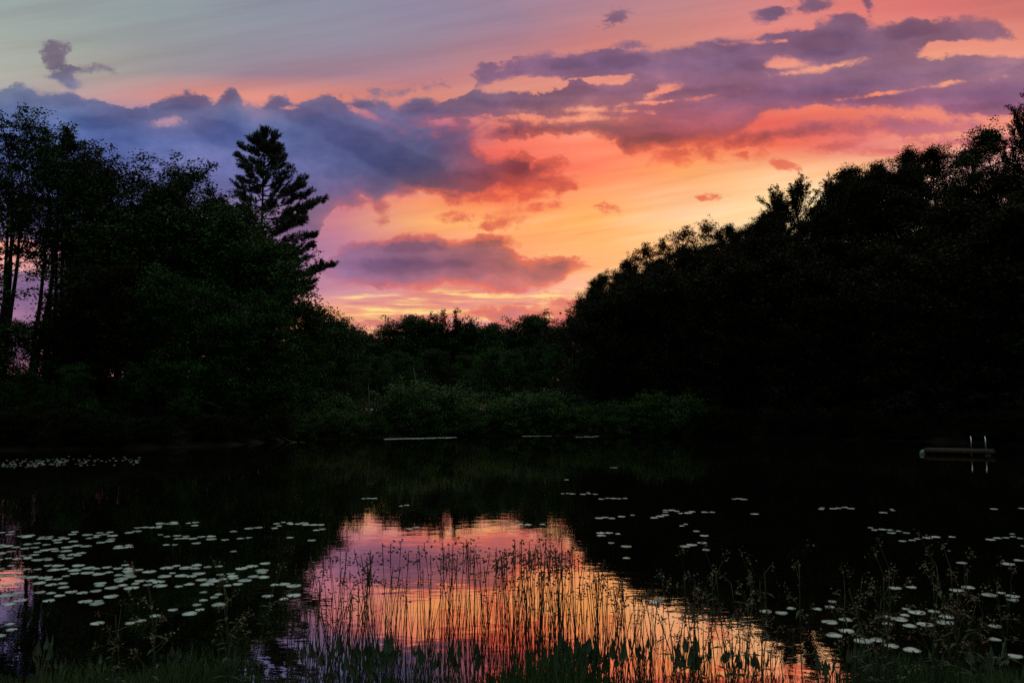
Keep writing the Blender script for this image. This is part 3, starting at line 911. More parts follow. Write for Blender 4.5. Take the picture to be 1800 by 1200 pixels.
spec = [(pz(a), (x - 452 - (min(24, (x - 452) * 0.35) if x > 452 else max(-12, (x - 452) * 0.2))) * mpx, pz(b)) for a, x, b in [
    (262, 478, 246), (276, 492, 262), (292, 502, 282), (306, 506, 300), (330, 528, 306), (345, 545, 316), (352, 546, 334), (372, 574, 347), (385, 568, 366),
    (398, 550, 388), (418, 566, 412), (434, 562, 432), (452, 548, 446), (466, 552, 452), (486, 596, 462), (494, 588, 474), (500, 566, 496), (512, 560, 508), (405, 556, 396), (362, 556, 340),
    (262, 424, 250), (272, 402, 262), (288, 394, 280), (302, 404, 296), (324, 392, 312), (338, 398, 330), (352, 400, 348), (368, 398, 364), (390, 396, 384), (412, 400, 404), (440, 396, 430), (470, 400, 462), (500, 396, 495)]]
LIB['pine'] = [white_pine('pine0', 3, 1.0, spec, pz(244))]
tr_, cr_, H_ = LIB['pine'][0]
pine = link('pine_tree', None)
pine.location = (PX, PD, pgz)
link('trunk', tr_, pine)
link('crown', cr_, pine)
tag(pine, 'lone white pine towering over the wood, one long low bough to the right', 'tree')

# --- trees across the far end
G_F = 'trees across the far end of the pond'
FAR = [(600, 566, 112, 'mid', 'small dark tree where the left wood drops to the far shore'), (632, 580, 118, 'mid', 'lowest treetop of the far shore, first right of the left wood'),
       (660, 590, 120, 'round', 'plain low treetop under the pink cloud at the skyline dip'), (694, 572, 122, 'mid', 'lacy tree with sky showing through, left of the spiky one'),
       (726, 556, 124, 'mid', 'airy treetop touching the left side of the spiky tree'), (762, 560, 119, 'mid', 'rounded leafy shoulder left of the spiky-topped tree'), (822, 562, 119, 'mid', 'rounded leafy shoulder right of the spiky-topped tree'), (795, 546, 120, 'shooty', 'spiky-topped tree highest in the middle of the far shore'),
       (765, 560, 128, 'shooty', 'spiky tree close behind the left shoulder of the highest spiky one'), (835, 576, 124, 'mid', 'low treetop right of the spiky-topped tree'),
       (872, 570, 126, 'mid', 'small ragged tree midway along the far shore'), (902, 572, 130, 'round', 'dense dark treetop left of the domed far tree'),
       (935, 556, 128, 'mid', 'tree with a twiggy left edge below the pale cloud'), (968, 546, 130, 'maple', 'domed tree at the foot of the wooded hill'),
       (1005, 556, 132, 'round', 'dark round tree filling the notch below the hill')]
for x, y, dd, k, lab in FAR:
    plant(k, x, y, dd * 1.33, lab, G_F, wide=1.25, var=0 if k == 'shooty' else None)
for i, (x, y) in enumerate([(570, 625), (620, 622), (668, 628), (715, 618), (765, 615), (812, 622), (860, 612), (905, 615), (955, 600), (1000, 605), (1050, 600), (1100, 590), (1150, 600)]):
    plant('maple' if i % 4 else 'mid', x, y, 92 + (i % 3) * 4, 'dark leafy tree in the second rank of the far shore', G_F, wide=1.1)

for i, x in enumerate(np.arange(560, 1075, 25)):
    top = np.interp(x, [560, 640, 700, 800, 850, 950, 1000, 1075], [580, 598, 588, 578, 594, 570, 566, 535]) + rng.uniform(0, 12)
    plant('round' if i % 3 else 'mid', x, top, 188 + (i % 4) * 6, 'dark tree in the deep wood behind the far shore', 'deep wood behind the far shore', wide=1.15)
# --- skyline of the right-hand hill
G_H = 'trees on the skyline of the right-hand hill'
SKY = [(1026, 528, 175, 'round', 'lowest skyline tree where the hill begins'), (1046, 492, 190, 'round', 'rounded skyline tree second up the hill'), (1072, 474, 198, 'maple', 'skyline tree third up the hill, ragged left side'),
       (1104, 458, 205, 'round', 'skyline tree below the first step of the hill'), (1134, 428, 208, 'lacy', 'tree on the first step of the hill skyline'), (1166, 420, 210, 'lacy', 'thin-crowned tree with orange light coming through, left one'),
       (1204, 398, 212, 'lacy', 'thin-crowned tree with orange light coming through, middle one'), (1244, 384, 212, 'lacy', 'thin-crowned glowing tree topping the hill shoulder'), (1282, 394, 208, 'round', 'low skyline tree in the dip before the fan-shaped one'),
       (1318, 399, 200, 'round', 'skyline tree touching the left fingers of the fan-shaped one'), (1366, 330, 174, 'shooty', 'smaller spiky top crowding the left side of the fan-shaped tree'), (1402, 304, 172, 'shooty', 'fan-shaped tree with long bare fingers on the hill skyline'),
       (1456, 308, 168, 'shooty', 'slim spiky treetop just right of the fan-shaped tree'), (1362, 384, 180, 'round', 'dark tree under the left fingers of the fan-shaped tree'),
       (1430, 360, 172, 'round', 'dark tree filling in below the two spiky tops'), (1492, 292, 160, 'round', 'round skyline tree right of the two spiky tops'), (1540, 284, 154, 'round', 'skyline tree on the long gentle rise of the hill'),
       (1590, 264, 146, 'round', 'knobbly skyline tree near the top of the rise'), (1640, 262, 138, 'round', 'flat-topped skyline tree near the top of the rise'), (1692, 264, 130, 'round', 'skyline tree left of the tall edge trees'),
       (1750, 222, 120, 'mid', 'leafy tree standing proud of the hill near its high end'), (1800, 168, 112, 'shooty', 'tallest spiky tree at the high end of the hill skyline'), (1845, 215, 110, 'round', 'big tree past the high end of the hill')]
skx, sky_ = [s[0] for s in SKY], [s[1] for s in SKY]
for x, y, dd, k, lab in SKY:
    v = {1366: 0, 1402: 1, 1456: 0, 1800: 0}.get(x)
    plant(k, x, y, dd, lab, G_H, wide={1366: 1.0, 1402: 1.5, 1456: 0.6, 1800: 0.8}.get(x, 1.05), var=v, rz=0.4 if v is not None else None)
# --- ranks of trees down the slope
G_S = 'trees massed on the dark slope of the hill'
for off, yo, n in ((122, 12, 15), (104, 18, 14), (84, 30, 14), (64, 60, 13), (44, 110, 12), (24, 170, 12), (6, 260, 12)):
    for i in range(n):
        x = 1012 + (1860 - 1012) * (i + rng.uniform(0.2, 0.8)) / n
        u = bearing(x, 700)[0]
        dsh = np.interp(x, [1000, 1200, 1350, 1500, 1650, 1800, 1900], [78.5, 76, 72, 68, 62, 57, 53])
        dep = dsh + off
        skd = np.interp(x, skx, [s_[2] for s_ in SKY])
        if dep > skd - 4:
            continue
        X = u * dep
        gz = float(ground_z([[X, dep]])[0])
        hnat = rng.uniform(13.5, 18)
        yl = np.interp(x, skx, sky_) + 10 + yo * 0.12 + (14 if 1130 < x < 1300 or 1340 < x < 1470 else 0)
        el = bearing(x, yl + rng.uniform(-4, 14))[1]
        h_ = min(hnat, CAM_H + el * dep - gz)
        if h_ < 4:
            continue
        plant('round', X, None, dep, 'dark round-crowned tree massed on the slope of the right-hand hill', G_S, wide=1.2, h=h_)

for i, (x, dd) in enumerate([(-95, 60), (-150, 52), (-190, 66), (-260, 50), (-300, 62), (-380, 48), (-430, 60), (-520, 44), (-600, 54), (-700, 42), (-820, 46), (1930, 62), (2010, 70), (2120, 60), (2260, 64)]):
    plant('round' if x > 900 else 'maple' if i % 2 else 'mid', bearing(x, 700)[0] * dd, None, dd, 'dense leafy tree just outside the view along the pond shore', 'trees beyond the sides of the view', wide=1.25, h=12 + 4 * ((i * 7) % 3))
# --- low shrubs along the far bank
G_B = 'shrubs along the far bank'
k = 0
for x in np.arange(495, 1225, 27):
    dsh = np.interp(x, [450, 500, 560, 640, 800, 900, 1000, 1200, 1350], [60, 66, 70.5, 73, 77, 79, 79.5, 77, 73])
    yt = 700 + 12 * math.sin(x * 0.031) - 10 * math.exp(-((x - 800) / 60) ** 2) + rng.uniform(-13, 12)
    plant('shrub', x + rng.uniform(-6, 6), yt, dsh + rng.uniform(0.4, 2.0), 'rounded green shrub in the band of shrubs along the far bank', G_B, cat='shrub', wide=1.25)
    plant('shrub', x + rng.uniform(-9, 9), yt + 22, dsh + rng.uniform(-1.0, 0.2), 'rounded green shrub in the band of shrubs along the far bank', G_B, cat='shrub', wide=1.2)
for x in np.arange(-40, 500, 34):
    dsh = np.interp(x, [-150, 0, 150, 300, 400, 450, 500], [44, 49, 50.5, 53, 56, 59, 65])
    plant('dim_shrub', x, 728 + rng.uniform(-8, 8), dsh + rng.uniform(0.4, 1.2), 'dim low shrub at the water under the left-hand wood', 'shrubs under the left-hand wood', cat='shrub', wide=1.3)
for x in np.arange(1240, 1900, 36):
    dsh = np.interp(x, [1200, 1350, 1500, 1650, 1800, 1900], [76, 72, 68, 62, 57, 53])
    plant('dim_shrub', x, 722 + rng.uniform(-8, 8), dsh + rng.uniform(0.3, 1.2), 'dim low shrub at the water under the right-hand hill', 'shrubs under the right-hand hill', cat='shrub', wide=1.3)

# ------------------------------------------------------------------ dead wood by the far bank
def dead_tree(px, ytop, ybase, depth, label, seed, lean=0.0):
    rg = np.random.default_rng(seed)
    u, el = bearing(px, ytop)
    X = u * depth
    gz = float(ground_z([[X, depth]])[0])
    H = CAM_H + el * depth - gz
    g = Geo()
    tp, _ = wander((0, 0, -0.2), (lean, 0, 1), H, 8, rg, 0.05)
    g.tube(tp, np.linspace(0.13, 0.03, 9), 7)
    e = link('dead_tree', None)
    e.location = (X, depth, gz)
    link('trunk', g.mesh('dead_trunk', M_PALEBARK, True), e)
    for k in range(3):
        b = Geo()
        i = 4 + k
        bp_, _ = wander(tp[i], (rg.choice([-1, 1]) * 0.8, rg.normal() * 0.4, 0.7), H * 0.16, 4, rg, 0.1)
        b.tube(bp_, np.linspace(0.04, 0.012, 5), 5)
        link('branch', b.mesh('dead_branch', M_PALEBARK, True), e)
    tag(e, label, 'dead tree', 'pale dead trunks behind the far shrubs')


dead_tree(650, 672, 720, 80, 'short pale dead trunk poking above the shrubs, left one of three', 1, 0.02)
dead_tree(745, 640, 720, 80.5, 'tallest pale bare trunk rising behind the far shrubs', 2, -0.05)
dead_tree(716, 668, 720, 80.2, 'leaning pale dead stem between the other two bare trunks', 3, 0.22)

g = Geo()
rg_ = np.random.default_rng(77)
fu, _ = bearing(505, 775)
for k in range(6):
    p, _d = wander((fu * 62 + rg_.normal() * 0.5, 62 + rg_.normal() * 0.2, -0.05), (rg_.normal() * 0.8 - 0.6, -0.5, 0.2), 1.8, 5, rg_, 0.12)
    g.tube(p, np.linspace(0.035, 0.010, 6), 5)
tag(link('fallen_branch', g.mesh('fallen_branch', M_PALEBARK, True)), 'grey fallen branch lying in the water at the left bank corner', 'branch')

# ------------------------------------------------------------------ lily pads
m, N, out = new_mat('lily_pad')
geo = N.n('ShaderNodeNewGeometry')
f = N.noise(geo.outputs['Position'], scale=2.6, detail=4, rough=0.7)[0]
c = N.ramp(N.mr(f, 0.35, 0.65), [(0, (0.13, 0.20, 0.17)), (1, (0.46, 0.58, 0.53))])
p_ = principled(N, Base_Color=c, Roughness=0.32, Specular_IOR_Level=0.8)
N.t.links.new(p_.outputs[0], out.inputs[0])
M_PAD = m


def pad_geo(g, X, Y, r, rot, rg, tilt=0.006):
    """a round floating leaf with a notch, its rim a little raised"""
    n = 16
    th = rot + np.linspace(0.16, 2 * np.pi - 0.16, n)
    rr = r * (1 + rg.normal(size=n) * 0.03)
    tx, ty = rg.normal() * tilt, rg.normal() * tilt
    rim = np.column_stack([np.cos(th) * rr, np.sin(th) * rr, 0.004 + 0.0025 * np.sin(th * 3 + rot)])
    mid = np.column_stack([np.cos(th) * rr * .55, np.sin(th) * rr * .55, np.full(n, 0.003)])
    ctr = np.array([[math.cos(rot) * r * .08, math.sin(rot) * r * .08, 0.0025]])
    V = np.vstack([rim, mid, ctr])
    V[:, 2] += V[:, 0] * tx + V[:, 1] * ty
    V[:, 2] = np.maximum(V[:, 2], 0.0015)
    V = np.vstack([V, rim * [1, 1, 0] + [0, 0, -0.004]])
    q, t = [], []
    for k in range(n - 1):
        q.append((n + k, k, k + 1, n + k + 1))
        q.append((k, 2 * n + 1 + k, 2 * n + 2 + k, k + 1))
        t.append((2 * n, n + k, n + k + 1))
    V[:, 0] += X
    V[:, 1] += Y
    g.add(V, q, t)


STREAKS = [  # x0, x1, y of each drift of pads in the photograph
    (-20, 25, 938), (28, 60, 941), (120, 160, 938), (40, 95, 943), (65, 120, 947), (95, 150, 952), (40, 90, 956), (110, 160, 960), (35, 70, 964), (70, 125, 968), (150, 175, 945), (165, 205, 941), (200, 235, 960), (170, 200, 952),
    (-10, 35, 962), (-10, 30, 972), (75, 100, 966), (30, 70, 976), (120, 150, 973), (20, 95, 983), (-10, 40, 982), (40, 145, 980), (75, 165, 995), (-10, 30, 996), (20, 75, 1002), (85, 160, 1001), (160, 235, 1000), (215, 272, 1004), (-10, 65, 1014), (70, 125, 1013), (120, 165, 1009), (165, 235, 1008),
    (60, 95, 1022), (80, 120, 1028), (0, 45, 1028), (205, 255, 1018), (205, 292, 1028), (255, 300, 1016), (285, 352, 998), (315, 395, 997), (275, 345, 1012), (340, 415, 1009), (345, 420, 1018), (400, 490, 1013), (365, 440, 1021), (355, 445, 1027),
    (305, 360, 1029), (245, 297, 1027), (222, 240, 1031), (133, 180, 1042), (165, 207, 1036), (60, 100, 1044), (110, 140, 1040), (75, 118, 1055), (135, 165, 1059), (163, 206, 1052), (160, 200, 1057), (0, 42, 1044), (5, 45, 1060), (345, 397, 1048), (350, 385, 1053), (335, 380, 1061),
    (370, 400, 1063), (295, 332, 1071), (325, 360, 1078), (155, 188, 1093), (212, 245, 1093), (235, 285, 1090), (415, 470, 999), (440, 475, 995), (475, 525, 1027), (455, 485, 1053), (490, 525, 1051), (235, 285, 927), (275, 350, 920), (235, 257, 933), (200, 235, 938), (285, 320, 942), (305, 345, 946),
    (335, 350, 924), (480, 540, 919), (505, 570, 922), (430, 462, 928), (475, 490, 928), (550, 572, 932), (345, 380, 944), (365, 402, 947), (400, 420, 933), (415, 445, 946), (500, 520, 943), (540, 555, 950), (285, 315, 958), (200, 235, 962), (400, 420, 970), (340, 350, 955), (-10, 30, 1118),
    (635, 662, 876), (700, 720, 889), (715, 737, 928), (785, 800, 933), (878, 935, 921), (945, 962, 920), (985, 1010, 867), (1020, 1052, 868), (1052, 1104, 876), (1286, 1312, 877), (992, 1000, 843), (1072, 1085, 822),
    (1048, 1080, 910), (1085, 1100, 907), (1108, 1116, 906), (1165, 1195, 898), (1190, 1216, 902), (1232, 1258, 901), (1145, 1165, 909), (1320, 1332, 903), (1438, 1470, 894), (1468, 1502, 893), (1545, 1560, 900), (1562, 1577, 897), (1530, 1572, 931), (1560, 1600, 936), (1578, 1612, 951), (1604, 1640, 947), (1638, 1662, 944),
    (1668, 1690, 944), (1740, 1755, 894), (1735, 1760, 948), (1762, 1800, 944), (1790, 1810, 958), (1192, 1205, 924), (1218, 1230, 932), (1064, 1078, 937), (1080, 1092, 938), (1228, 1248, 941), (1050, 1064, 943), (1198, 1222, 959), (1215, 1241, 957), (1232, 1250, 964), (1064, 1085, 954), (1095, 1107, 960), (1095, 1108, 978),
    (1150, 1172, 1050), (1138, 1168, 1056), (1330, 1362, 1074), (1365, 1400, 1074), (1425, 1470, 1072), (1445, 1500, 1093), (1455, 1500, 1116), (1505, 1555, 1127), (1545, 1572, 1085), (1580, 1622, 1080), (1550, 1590, 1096), (1585, 1640, 1098), (1630, 1672, 1099), (1612, 1652, 1077), (1555, 1580, 1140), (1590, 1616, 1143),
    (1730, 1790, 1047), (1772, 1805, 1056), (1560, 1585, 1028), (1588, 1615, 1033), (1672, 1712, 1037), (1762, 1800, 989), (1735, 1762, 1098), (1738, 1760, 1124), (1768, 1800, 1148), (1790, 1812, 893), (1680, 1700, 988)]
PADS = []
rp = np.random.default_rng(5)
for x0, x1, y in STREAKS:
    _, el = bearing(900, y)
    depth = CAM_H / -el
    ppm = 1400 / depth
    w = (x1 - x0) / ppm
    r0 = 0.080
    n = max(1, int(round(w / (r0 * 2.0))))
    for k in range(n):
        xx = x0 + (x1 - x0) * (k + 0.5) / n
        r = r0 * rp.uniform(0.65, 1.25)
        dd = depth + rp.normal() * 0.06 + (0.12 if k % 4 == 1 else 0)
        PADS.append((bearing(xx, y)[0] * dd, dd, r, 'left' if x1 < 600 else ('mid' if x1 < 1110 and y < 935 else 'right')))
        if rp.uniform() < 0.12:
            d2 = dd + rp.uniform(0.22, 0.34)
            PADS.append((bearing(xx, y)[0] * d2 + rp.normal() * 0.1, d2, r * 0.9, PADS[-1][3]))
# keep pads from overlapping
keep = []
for p in PADS:
    if all((p[0] - q[0]) ** 2 + (p[1] - q[1]) ** 2 > (0.88 * (p[2] + q[2])) ** 2 for q in keep):
        keep.append(p)
keep.sort(key=lambda p: p[1])
single, rest = keep[:296], keep[296:]
PAD_LABEL = {'left': 'round pale lily pad in the broad drift left of the sunset reflection',
             'mid': 'small lily pad floating alone near the top of the sunset reflection',
             'right': 'round pale lily pad in the broken drift right of the sunset reflection'}
PAD_GROUP = {'left': 'lily pads left of the sunset reflection', 'mid': 'lily pads by the top of the sunset reflection', 'right': 'lily pads right of the sunset reflection'}
pad_meshes = []
for k in range(8):
    g = Geo()
    pad_geo(g, 0, 0, 0.15, rp.uniform(0, 6.28), rp)
    pad_meshes.append(g.mesh('lily_pad', M_PAD, False))
for X, Y, r, z in single:
    o = link('lily_pad', pad_meshes[rp.integers(8)])
    o.location = (X, Y, 0)
    o.rotation_euler = (0, 0, rp.uniform(0, 6.28))
    o.scale = (r / 0.15, r / 0.15, 1)
    tag(o, PAD_LABEL[z], 'lily pad', PAD_GROUP[z])
g = Geo()
for X, Y, r, z in rest:
    pad_geo(g, X, Y, r, rp.uniform(0, 6.28), rp)
for k in range(170):   # the far mat of pads along the left bank
    x = rp.uniform(-30, 250) if k % 3 else rp.uniform(-30, 120)
    y = 812 + (x - 110) * -0.03 + rp.normal() * 3.4
    dep = CAM_H / -bearing(900, y)[1]
    pad_geo(g, bearing(x, y)[0] * dep, dep, rp.uniform(0.03, 0.07), rp.uniform(0, 6.28), rp, 0.005)
for x0, x1, y, nn in ((678, 800, 771.5, 520), (918, 986, 766.5, 110), (1012, 1050, 768, 30)):   # pads standing in for thin bright slivers of water under the far shrubs
    for k in range(nn):
        x = rp.uniform(x0, x1)
        dep = CAM_H / -bearing(900, y - (x - x0) * 0.025 + rp.normal() * 0.35)[1]
        pad_geo(g, bearing(x, y)[0] * dep, dep, rp.uniform(0.14, 0.26), rp.uniform(0, 6.28), rp, 0.005)
tag(link('lily_pads', g.mesh('lily_pads', M_PAD)), 'far thin mats of pale lily pads, some standing in for bright water, along the opposite bank', 'lily pads', kind='stuff')

# ------------------------------------------------------------------ rushes with seed heads
rr_ = np.random.default_rng(31)


def rush_meshes(seed, H=1.45):
    rg = np.random.default_rng(seed)
    st, sd = Geo(), Geo()
    lean = rg.normal() * 0.06
    p, d = wander((0, 0, -0.25), (lean, rg.normal() * 0.04, 1), H + 0.25, 7, rg, 0.018)
    st.tube(p, np.linspace(0.0050, 0.0022, 8), 5)
    sd.tube(p[-2:], [0.0045, 0.004], 5)
    # a loose cluster of drooping spikelets just under the tip
    for k in range(rg.integers(3, 8)):
        b = p[-2] + (p[-1] - p[-2]) * rg.uniform(0.0, 1.0)
        dr = rg.normal(size=3) * np.array([1, 1, 0.5]) + np.array([0, 0, 0.25])
        dr /= np.linalg.norm(dr)
        e = b + dr * rg.uniform(0.03, 0.13)
        e2 = e + np.array([dr[0] * 0.02, dr[1] * 0.02, -0.025])
        sd.tube(np.array([b, (b + e) / 2 + [0, 0, 0.008], e]), [0.0016, 0.0014, 0.0014], 3, False)
        for q in range(rg.integers(1, 3)):
            c = e + rg.normal(size=3) * 0.006
            L = rg.uniform(0.008, 0.015)
            ax = (e2 - e) / (np.linalg.norm(e2 - e) + 1e-9)
            sd.tube(np.array([c - ax * L, c - ax * L * .4, c + ax * L * .4, c + ax * L]), np.array([0.2, 1, 1, 0.25]) * 0.0080, 6)
    return st.mesh('rush_stem', M_RUSH, True), sd.mesh('seed_head', M_SEED, True), H


RUSH = [rush_meshes(200 + i) for i in range(9)]
G_R = 'rushes standing in front of the sunset reflection'
spots = []
while len(spots) < 296:
    z = rr_.uniform()
    if z < 0.74:     # the tall stand
        x = rr_.choice([575, 640, 700, 760, 800, 860, 905, 935, 965, 1000, 1040, 1090]) + rr_.normal() * 26
        yt = np.interp(x, [540, 600, 700, 950, 1000, 1040, 1090, 1140], [985, 960, 950, 945, 950, 985, 1000, 1040]) + abs(rr_.normal()) * 48
    elif z < 0.92:
        x = rr_.uniform(1080, 1385)
        yt = np.interp(x, [1080, 1200, 1390], [1015, 1050, 1085]) + abs(rr_.normal()) * 22
    else:
        x = rr_.uniform(500, 600)
        yt = rr_.uniform(1040, 1100)
    if yt < 1150:
        spots.append((x, yt))
for x, yt in spots:
    dep = rr_.uniform(7.2, 8.8) if yt < 1050 else rr_.uniform(7.0, 8.3)
    u, el = bearing(x, yt)
    Hh = CAM_H + el * dep
    st, sd, H0 = RUSH[rr_.integers(9)]
    e = link('rush', None)
    e.location = (u * dep, dep, 0)
    e.rotation_euler = (0, 0, rr_.uniform(0, 6.28))
    s = Hh / H0
    e.scale = (1, 1, s)
    link('stem', st, e)
    link('seed_head', sd, e).scale = (1, 1, 1)
    lab = ('slender brown rush in the tall stand before the sunset reflection' if x < 1085 and yt < 1040 else
           'short dark rush low in the right tail of the sunset reflection' if x >= 1085 else 'short dark rush among the feet of the tall stand')
    tag(e, lab, 'rush', G_R)
# the rest of the stand: bare stems and leaves, thick near the water line
g = Geo()
for k in range(500):
    x = rr_.uniform(505, 1400)
    dens = np.interp(x, [505, 560, 650, 1100, 1390], [0.5, 0.8, 1, 1, 0.7])
    if rr_.uniform() > dens:
        continue
    ymin = np.interp(x, [505, 560, 640, 950, 1060, 1200, 1400], [1055, 1030, 1000, 985, 1020, 1070, 1105])
    yt = ymin + rr_.beta(1.6, 1.5) * 105
    dep = rr_.uniform(7.0, 8.6)
    u, el = bearing(x, min(yt, 1165))
    Hh = max(CAM_H + el * dep, 0.12)
    lean = rr_.normal() * 0.09
    p, _ = wander((u * dep - lean * Hh * 0.5, dep, -0.1), (lean, rr_.normal() * 0.05, 1), Hh + 0.1, 5, rr_, 0.03)
    g.tube(p, np.linspace(0.0038, 0.0010, 6), 3, False)
tag(link('rushes', g.mesh('rushes', M_RUSH, True)), 'thick bare rush stems and leaves low before the reflection', 'rushes', kind='stuff')


# ------------------------------------------------------------------ flowering weeds, mostly in the dark to the right
def weed_meshes(seed, H=1.15):
    rg = np.random.default_rng(seed)
    st, fl, lv = Geo(), Geo(), Geo()
    p, d = wander((0, 0, -0.1), (rg.normal() * 0.08, rg.normal() * 0.05, 1), H, 7, rg, 0.05)
    st.tube(p, np.linspace(0.006, 0.0028, 8), 5)
    for k in range(rg.integers(4, 7)):
        b = p[4 + (k % 4)]
        e, _ = wander(b, rg.normal(size=3) * [1, 1, 0.3] + [0, 0, 0.9], rg.uniform(0.10, 0.24), 3, rg, 0.12)
        st.tube(e, np.linspace(0.003, 0.0015, 4), 3, False)
        n = rg.integers(9, 20)
        fl.leaves(e[-1] + rg.normal(size=(n, 3)) * [0.022, 0.022, 0.026], 0.022, 0.9, 0.7, rg)
    for k in range(9):
        c = p[1 + k % 6]
        dr = rg.normal(size=3) * [1, 1, 0.3]
        dr /= np.linalg.norm(dr)
        L = rg.uniform(0.07, 0.14)
        sd = np.cross(dr, [0, 0, 1]) * 0.014
        lv.add(np.array([c, c + dr * L * .5 + sd, c + dr * L - [0, 0, 0.02], c + dr * L * .5 - sd]), [(0, 1, 2, 3)])
    return st.mesh('weed_stem', M_RUSH, True), fl.mesh('weed_flowers', M_WEED), lv.mesh('weed_leaves', M_GRASS), H


WEED = [weed_meshes(300 + i) for i in range(6)]
for k in range(42):
    if k < 34:
        x = rr_.uniform(1060, 1800)
        yt = np.interp(x, [1060, 1200, 1500, 1800], [945, 955, 960, 950]) + abs(rr_.normal()) * 62
        lab, grp = 'thin weed with pale dry flower tufts in the dark right foreground', 'flowering weeds at the right'
    else:
        x = rr_.uniform(180, 540)
        yt = rr_.uniform(945, 1100)
        lab, grp = 'thin weed with pale dry flower tufts before the left lily pads', 'flowering weeds at the left'
    dep = rr_.uniform(5.8, 7.2)
    u, el = bearing(x, yt)
    gz = float(ground_z([[u * dep, dep]])[0])
    gz = max(gz, -0.05)
    Hh = CAM_H + el * dep - gz
    if Hh < 0.35:
        continue
    st, fl, lv, H0 = WEED[rr_.integers(6)]
    e = link('weed', None)
    e.location = (u * dep, dep, gz)
    e.rotation_euler = (0, 0, rr_.uniform(0, 6.28))
    s = Hh / H0
    e.scale = (1, 1, s)
    link('stem', st, e)
    link('flower_sprays', fl, e)
    link('leaves', lv, e)
    tag(e, lab, 'weed', grp)


# ------------------------------------------------------------------ broad arrow-shaped marsh leaves at the water's edge
def blade_plant(seed):
    rg = np.random.default_rng(seed)
    st, lv = Geo(), Geo()
    for k in range(rg.integers(5, 8)):
        a = rg.uniform(0, 6.28)
        L = rg.uniform(0.28, 0.5)
        p, d = wander((math.cos(a) * 0.03, math.sin(a) * 0.03, -0.1), (math.cos(a) * 0.3, math.sin(a) * 0.3, 1), L + 0.1, 4, rg, 0.05)
        st.tube(p, np.linspace(0.007, 0.004, 5), 5)
        # the leaf: an arrowhead, folded along the midrib
        t = p[-1]
        up_ = np.array([math.cos(a) * 0.45, math.sin(a) * 0.45, 1.0])
        up_ /= np.linalg.norm(up_)
        sd = np.array([-math.sin(a), math.cos(a), 0])
        nrm = np.cross(up_, sd) * 0.02
        S_ = rg.uniform(0.15, 0.24)
        prof = [(-0.24, 0.16, 1), (0.0, 0.26, 0), (0.25, 0.25, 0), (0.55, 0.17, 0), (0.8, 0.08, 0), (1.0, 0.0, 0)]
        mid, lf_, rt = [], [], []
        for q, w, back in prof:
            c = t + up_ * S_ * max(q, 0.0)
            bend = nrm * (q * q) * 3
            mid.append(c + bend)
            lf_.append(t + up_ * S_ * q + sd * S_ * w * 0.9 - nrm + bend)
            rt.append(t + up_ * S_ * q - sd * S_ * w * 0.9 - nrm + bend)
        V = np.array(mid + lf_ + rt)
        n = len(prof)
        q_ = []
        for i in range(n - 1):
            q_.append((i, i + 1, n + i + 1, n + i))
            q_.append((i + 1, i, 2 * n + i, 2 * n + i + 1))
        lv.add(V, q_)
    return st.mesh('leaf_stalks', M_BLADE, True), lv.mesh('arrow_leaves', M_BLADE, True)


BL = [blade_plant(400 + i) for i in range(6)]
bx_ = [(x, rr_.uniform(1118, 1160)) for x in list(rr_.normal(655, 45, 9)) + list(rr_.normal(1045, 30, 9)) + list(rr_.uniform(720, 1000, 9)) + list(rr_.uniform(1110, 1330, 12)) + list(rr_.uniform(1330, 1800, 8)) + list(rr_.uniform(-20, 600, 10))]
for x, yt in bx_:
    dep = rr_.uniform(7.0, 7.7)
    u, el = bearing(x, yt)
    Hh = CAM_H + el * dep
    e = link('arrow_leaf_plant', None)
    e.location = (u * dep, dep, 0.0)
    e.rotation_euler = (0, 0, rr_.uniform(0, 6.28))
    s = Hh / 0.62
    e.scale = (s, s, s)
    st, lv = BL[rr_.integers(6)]
    link('stalks', st, e)
    link('broad_leaves', lv, e)
    lab = ('broad-leaved marsh plant dark against the bright reflection at the bottom edge' if 600 < x < 1340 else
           'broad-leaved marsh plant in the dark bottom left corner' if x < 620 else 'broad-leaved marsh plant in the dark bottom right corner')
    tag(e, lab, 'marsh plant', 'broad-leaved marsh plants along the near edge')

# near-bank grass
g = Geo()
ng = 26000
gx = rr_.uniform(-7.2, 7.2, ng)
gy = 7.45 - rr_.uniform(0, 1, ng) ** 1.3 * 2.4
lift = 0.15 + 0.11 * np.sin(gx * 1.9 + 1.0) + 0.08 * np.sin(gx * 4.3)
gz_ = np.maximum(ground_z(np.column_stack([gx, gy])), -0.05)
for k in range(ng):
    L = max(0.12, lift[k] * rr_.uniform(0.6, 1.35)) * (1.0 if gy[k] > 6.7 else 1.25)
    a = rr_.uniform(0, 6.28)
    b = rr_.uniform(0.05, 0.45) * L
    w = rr_.uniform(0.003, 0.008)
    dx, dy = math.cos(a), math.sin(a)
    o = np.array([gx[k], gy[k], gz_[k] - 0.03])
    s_ = np.array([-dy, dx, 0]) * w
    m1 = o + np.array([dx * b * .25, dy * b * .25, L * .6])
    g.v.append(np.array([o - s_, o + s_, m1 + s_ * .8, m1 - s_ * .8, o + np.array([dx * b, dy * b, L])]))
    g.q.append(np.array([[0, 1, 2, 3]]) + g.nv)
    g.t.append(np.array([[3, 2, 4]]) + g.nv)
    g.nv += 5
tag(link('marsh_grass', g.mesh('marsh_grass', M_GRASS)), 'dark green marsh grass along the near water edge', 'grass', kind='stuff')

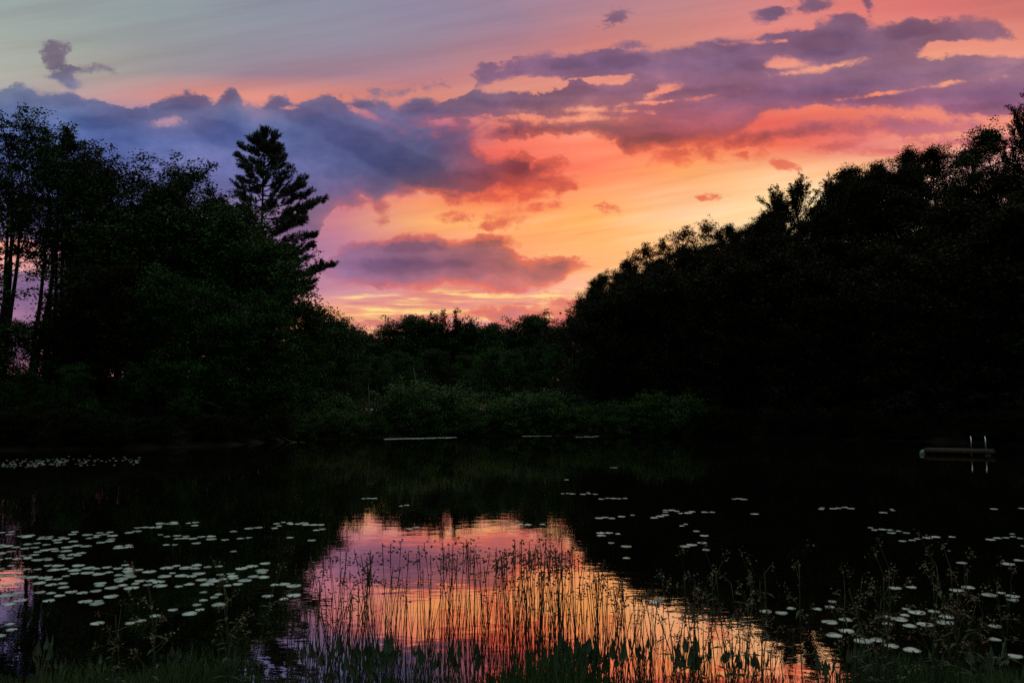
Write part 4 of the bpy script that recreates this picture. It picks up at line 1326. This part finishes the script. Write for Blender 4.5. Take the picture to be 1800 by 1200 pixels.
# ------------------------------------------------------------------ swimming raft with its ladder
RD = 43.5
M_DECK = solid_mat('raft_deck', (0.009, 0.006, 0.003), (0.024, 0.015, 0.009), 6, 0.8, 0.2, stretch=(0.4, 5, 1))
M_FRAME = solid_mat('raft_frame', (0.03, 0.022, 0.015), (0.06, 0.045, 0.03), 4, 0.9, 0.1)
M_FLOAT = solid_mat('raft_float', (0.04, 0.085, 0.068), (0.085, 0.15, 0.12), 3, 0.35, 0.6)
M_STEEL = solid_mat('ladder_steel', (0.40, 0.45, 0.52), (0.60, 0.66, 0.74), 8, 0.28, 0.5, metal=0.85)
x0 = bearing(1626, 792)[0] * RD
x1 = bearing(1745, 792)[0] * RD
zt = CAM_H + bearing(1680, 791)[1] * RD
raft = link('swimming_raft', None)
raft.location = ((x0 + x1) / 2 + 0.7, RD + 1.25, 0)
raft.rotation_euler = (0, 0, -math.atan(0.56))
W = (x1 - x0) * 0.92
g = Geo()
nb = 18
for k in range(nb):
    g.box((0, -1.4 + 2.8 * (k + 0.5) / nb, zt - 0.02), (W, 2.8 / nb - 0.012, 0.04))
link('deck', g.mesh('raft_deck', M_DECK), raft)
g = Geo()
for y in (-1.36, 1.36):
    g.box((0, y, zt - 0.085), (W - 0.02, 0.05, 0.09))
for x in (-W / 2 + 0.04, W / 2 - 0.04, 0):
    g.box((x, 0, zt - 0.085), (0.05, 2.66, 0.09))
link('frame', g.mesh('raft_frame', M_FRAME), raft)
for sx_ in (-1, 1):
    g = Geo()
    ys_ = np.array([-1.16, -1.14, -0.90, -0.89, -0.02, 0, 0.02, 0.89, 0.90, 1.14, 1.16])
    rr2 = np.array([0.08, 0.16, 0.17, 0.18, 0.18, 0.17, 0.18, 0.18, 0.17, 0.16, 0.08])
    g.tube(np.column_stack([np.full(11, sx_ * (W / 2 + (0.08 if sx_ < 0 else -0.35))), ys_, np.full(11, 0.03)]), rr2, 20)
    link('float', g.mesh('raft_float', M_FLOAT, True), raft)
LX = {1700: 0.62, 1722: 1.32}
for px_ in (1700, 1722):
    X = LX[px_]
    h = 0.68
    pts = [(X, 0.95, zt), (X, 0.97, zt + h * .5), (X - 0.01, 1.0, zt + h * .86), (X - 0.015, 1.10, zt + h * .98), (X - 0.01, 1.24, zt + h), (X, 1.38, zt + h * .93), (X, 1.47, zt + h * .74), (X, 1.50, zt + h * .4), (X, 1.51, zt), (X, 1.52, -0.8)]
    g = Geo()
    g.tube(pts, 0.028, 10)
    link('ladder_rail', g.mesh('ladder_rail', M_STEEL, True), raft)
for z in (-0.05, -0.35, -0.65):
    g = Geo()
    xa, xb = LX[1700], LX[1722]
    g.box(((xa + xb) / 2, 1.515, z), (xb - xa - 0.03, 0.07, 0.025))
    link('ladder_step', g.mesh('ladder_step', M_STEEL), raft)
tag(raft, 'low wooden swimming raft with two curved steel ladder rails', 'raft')
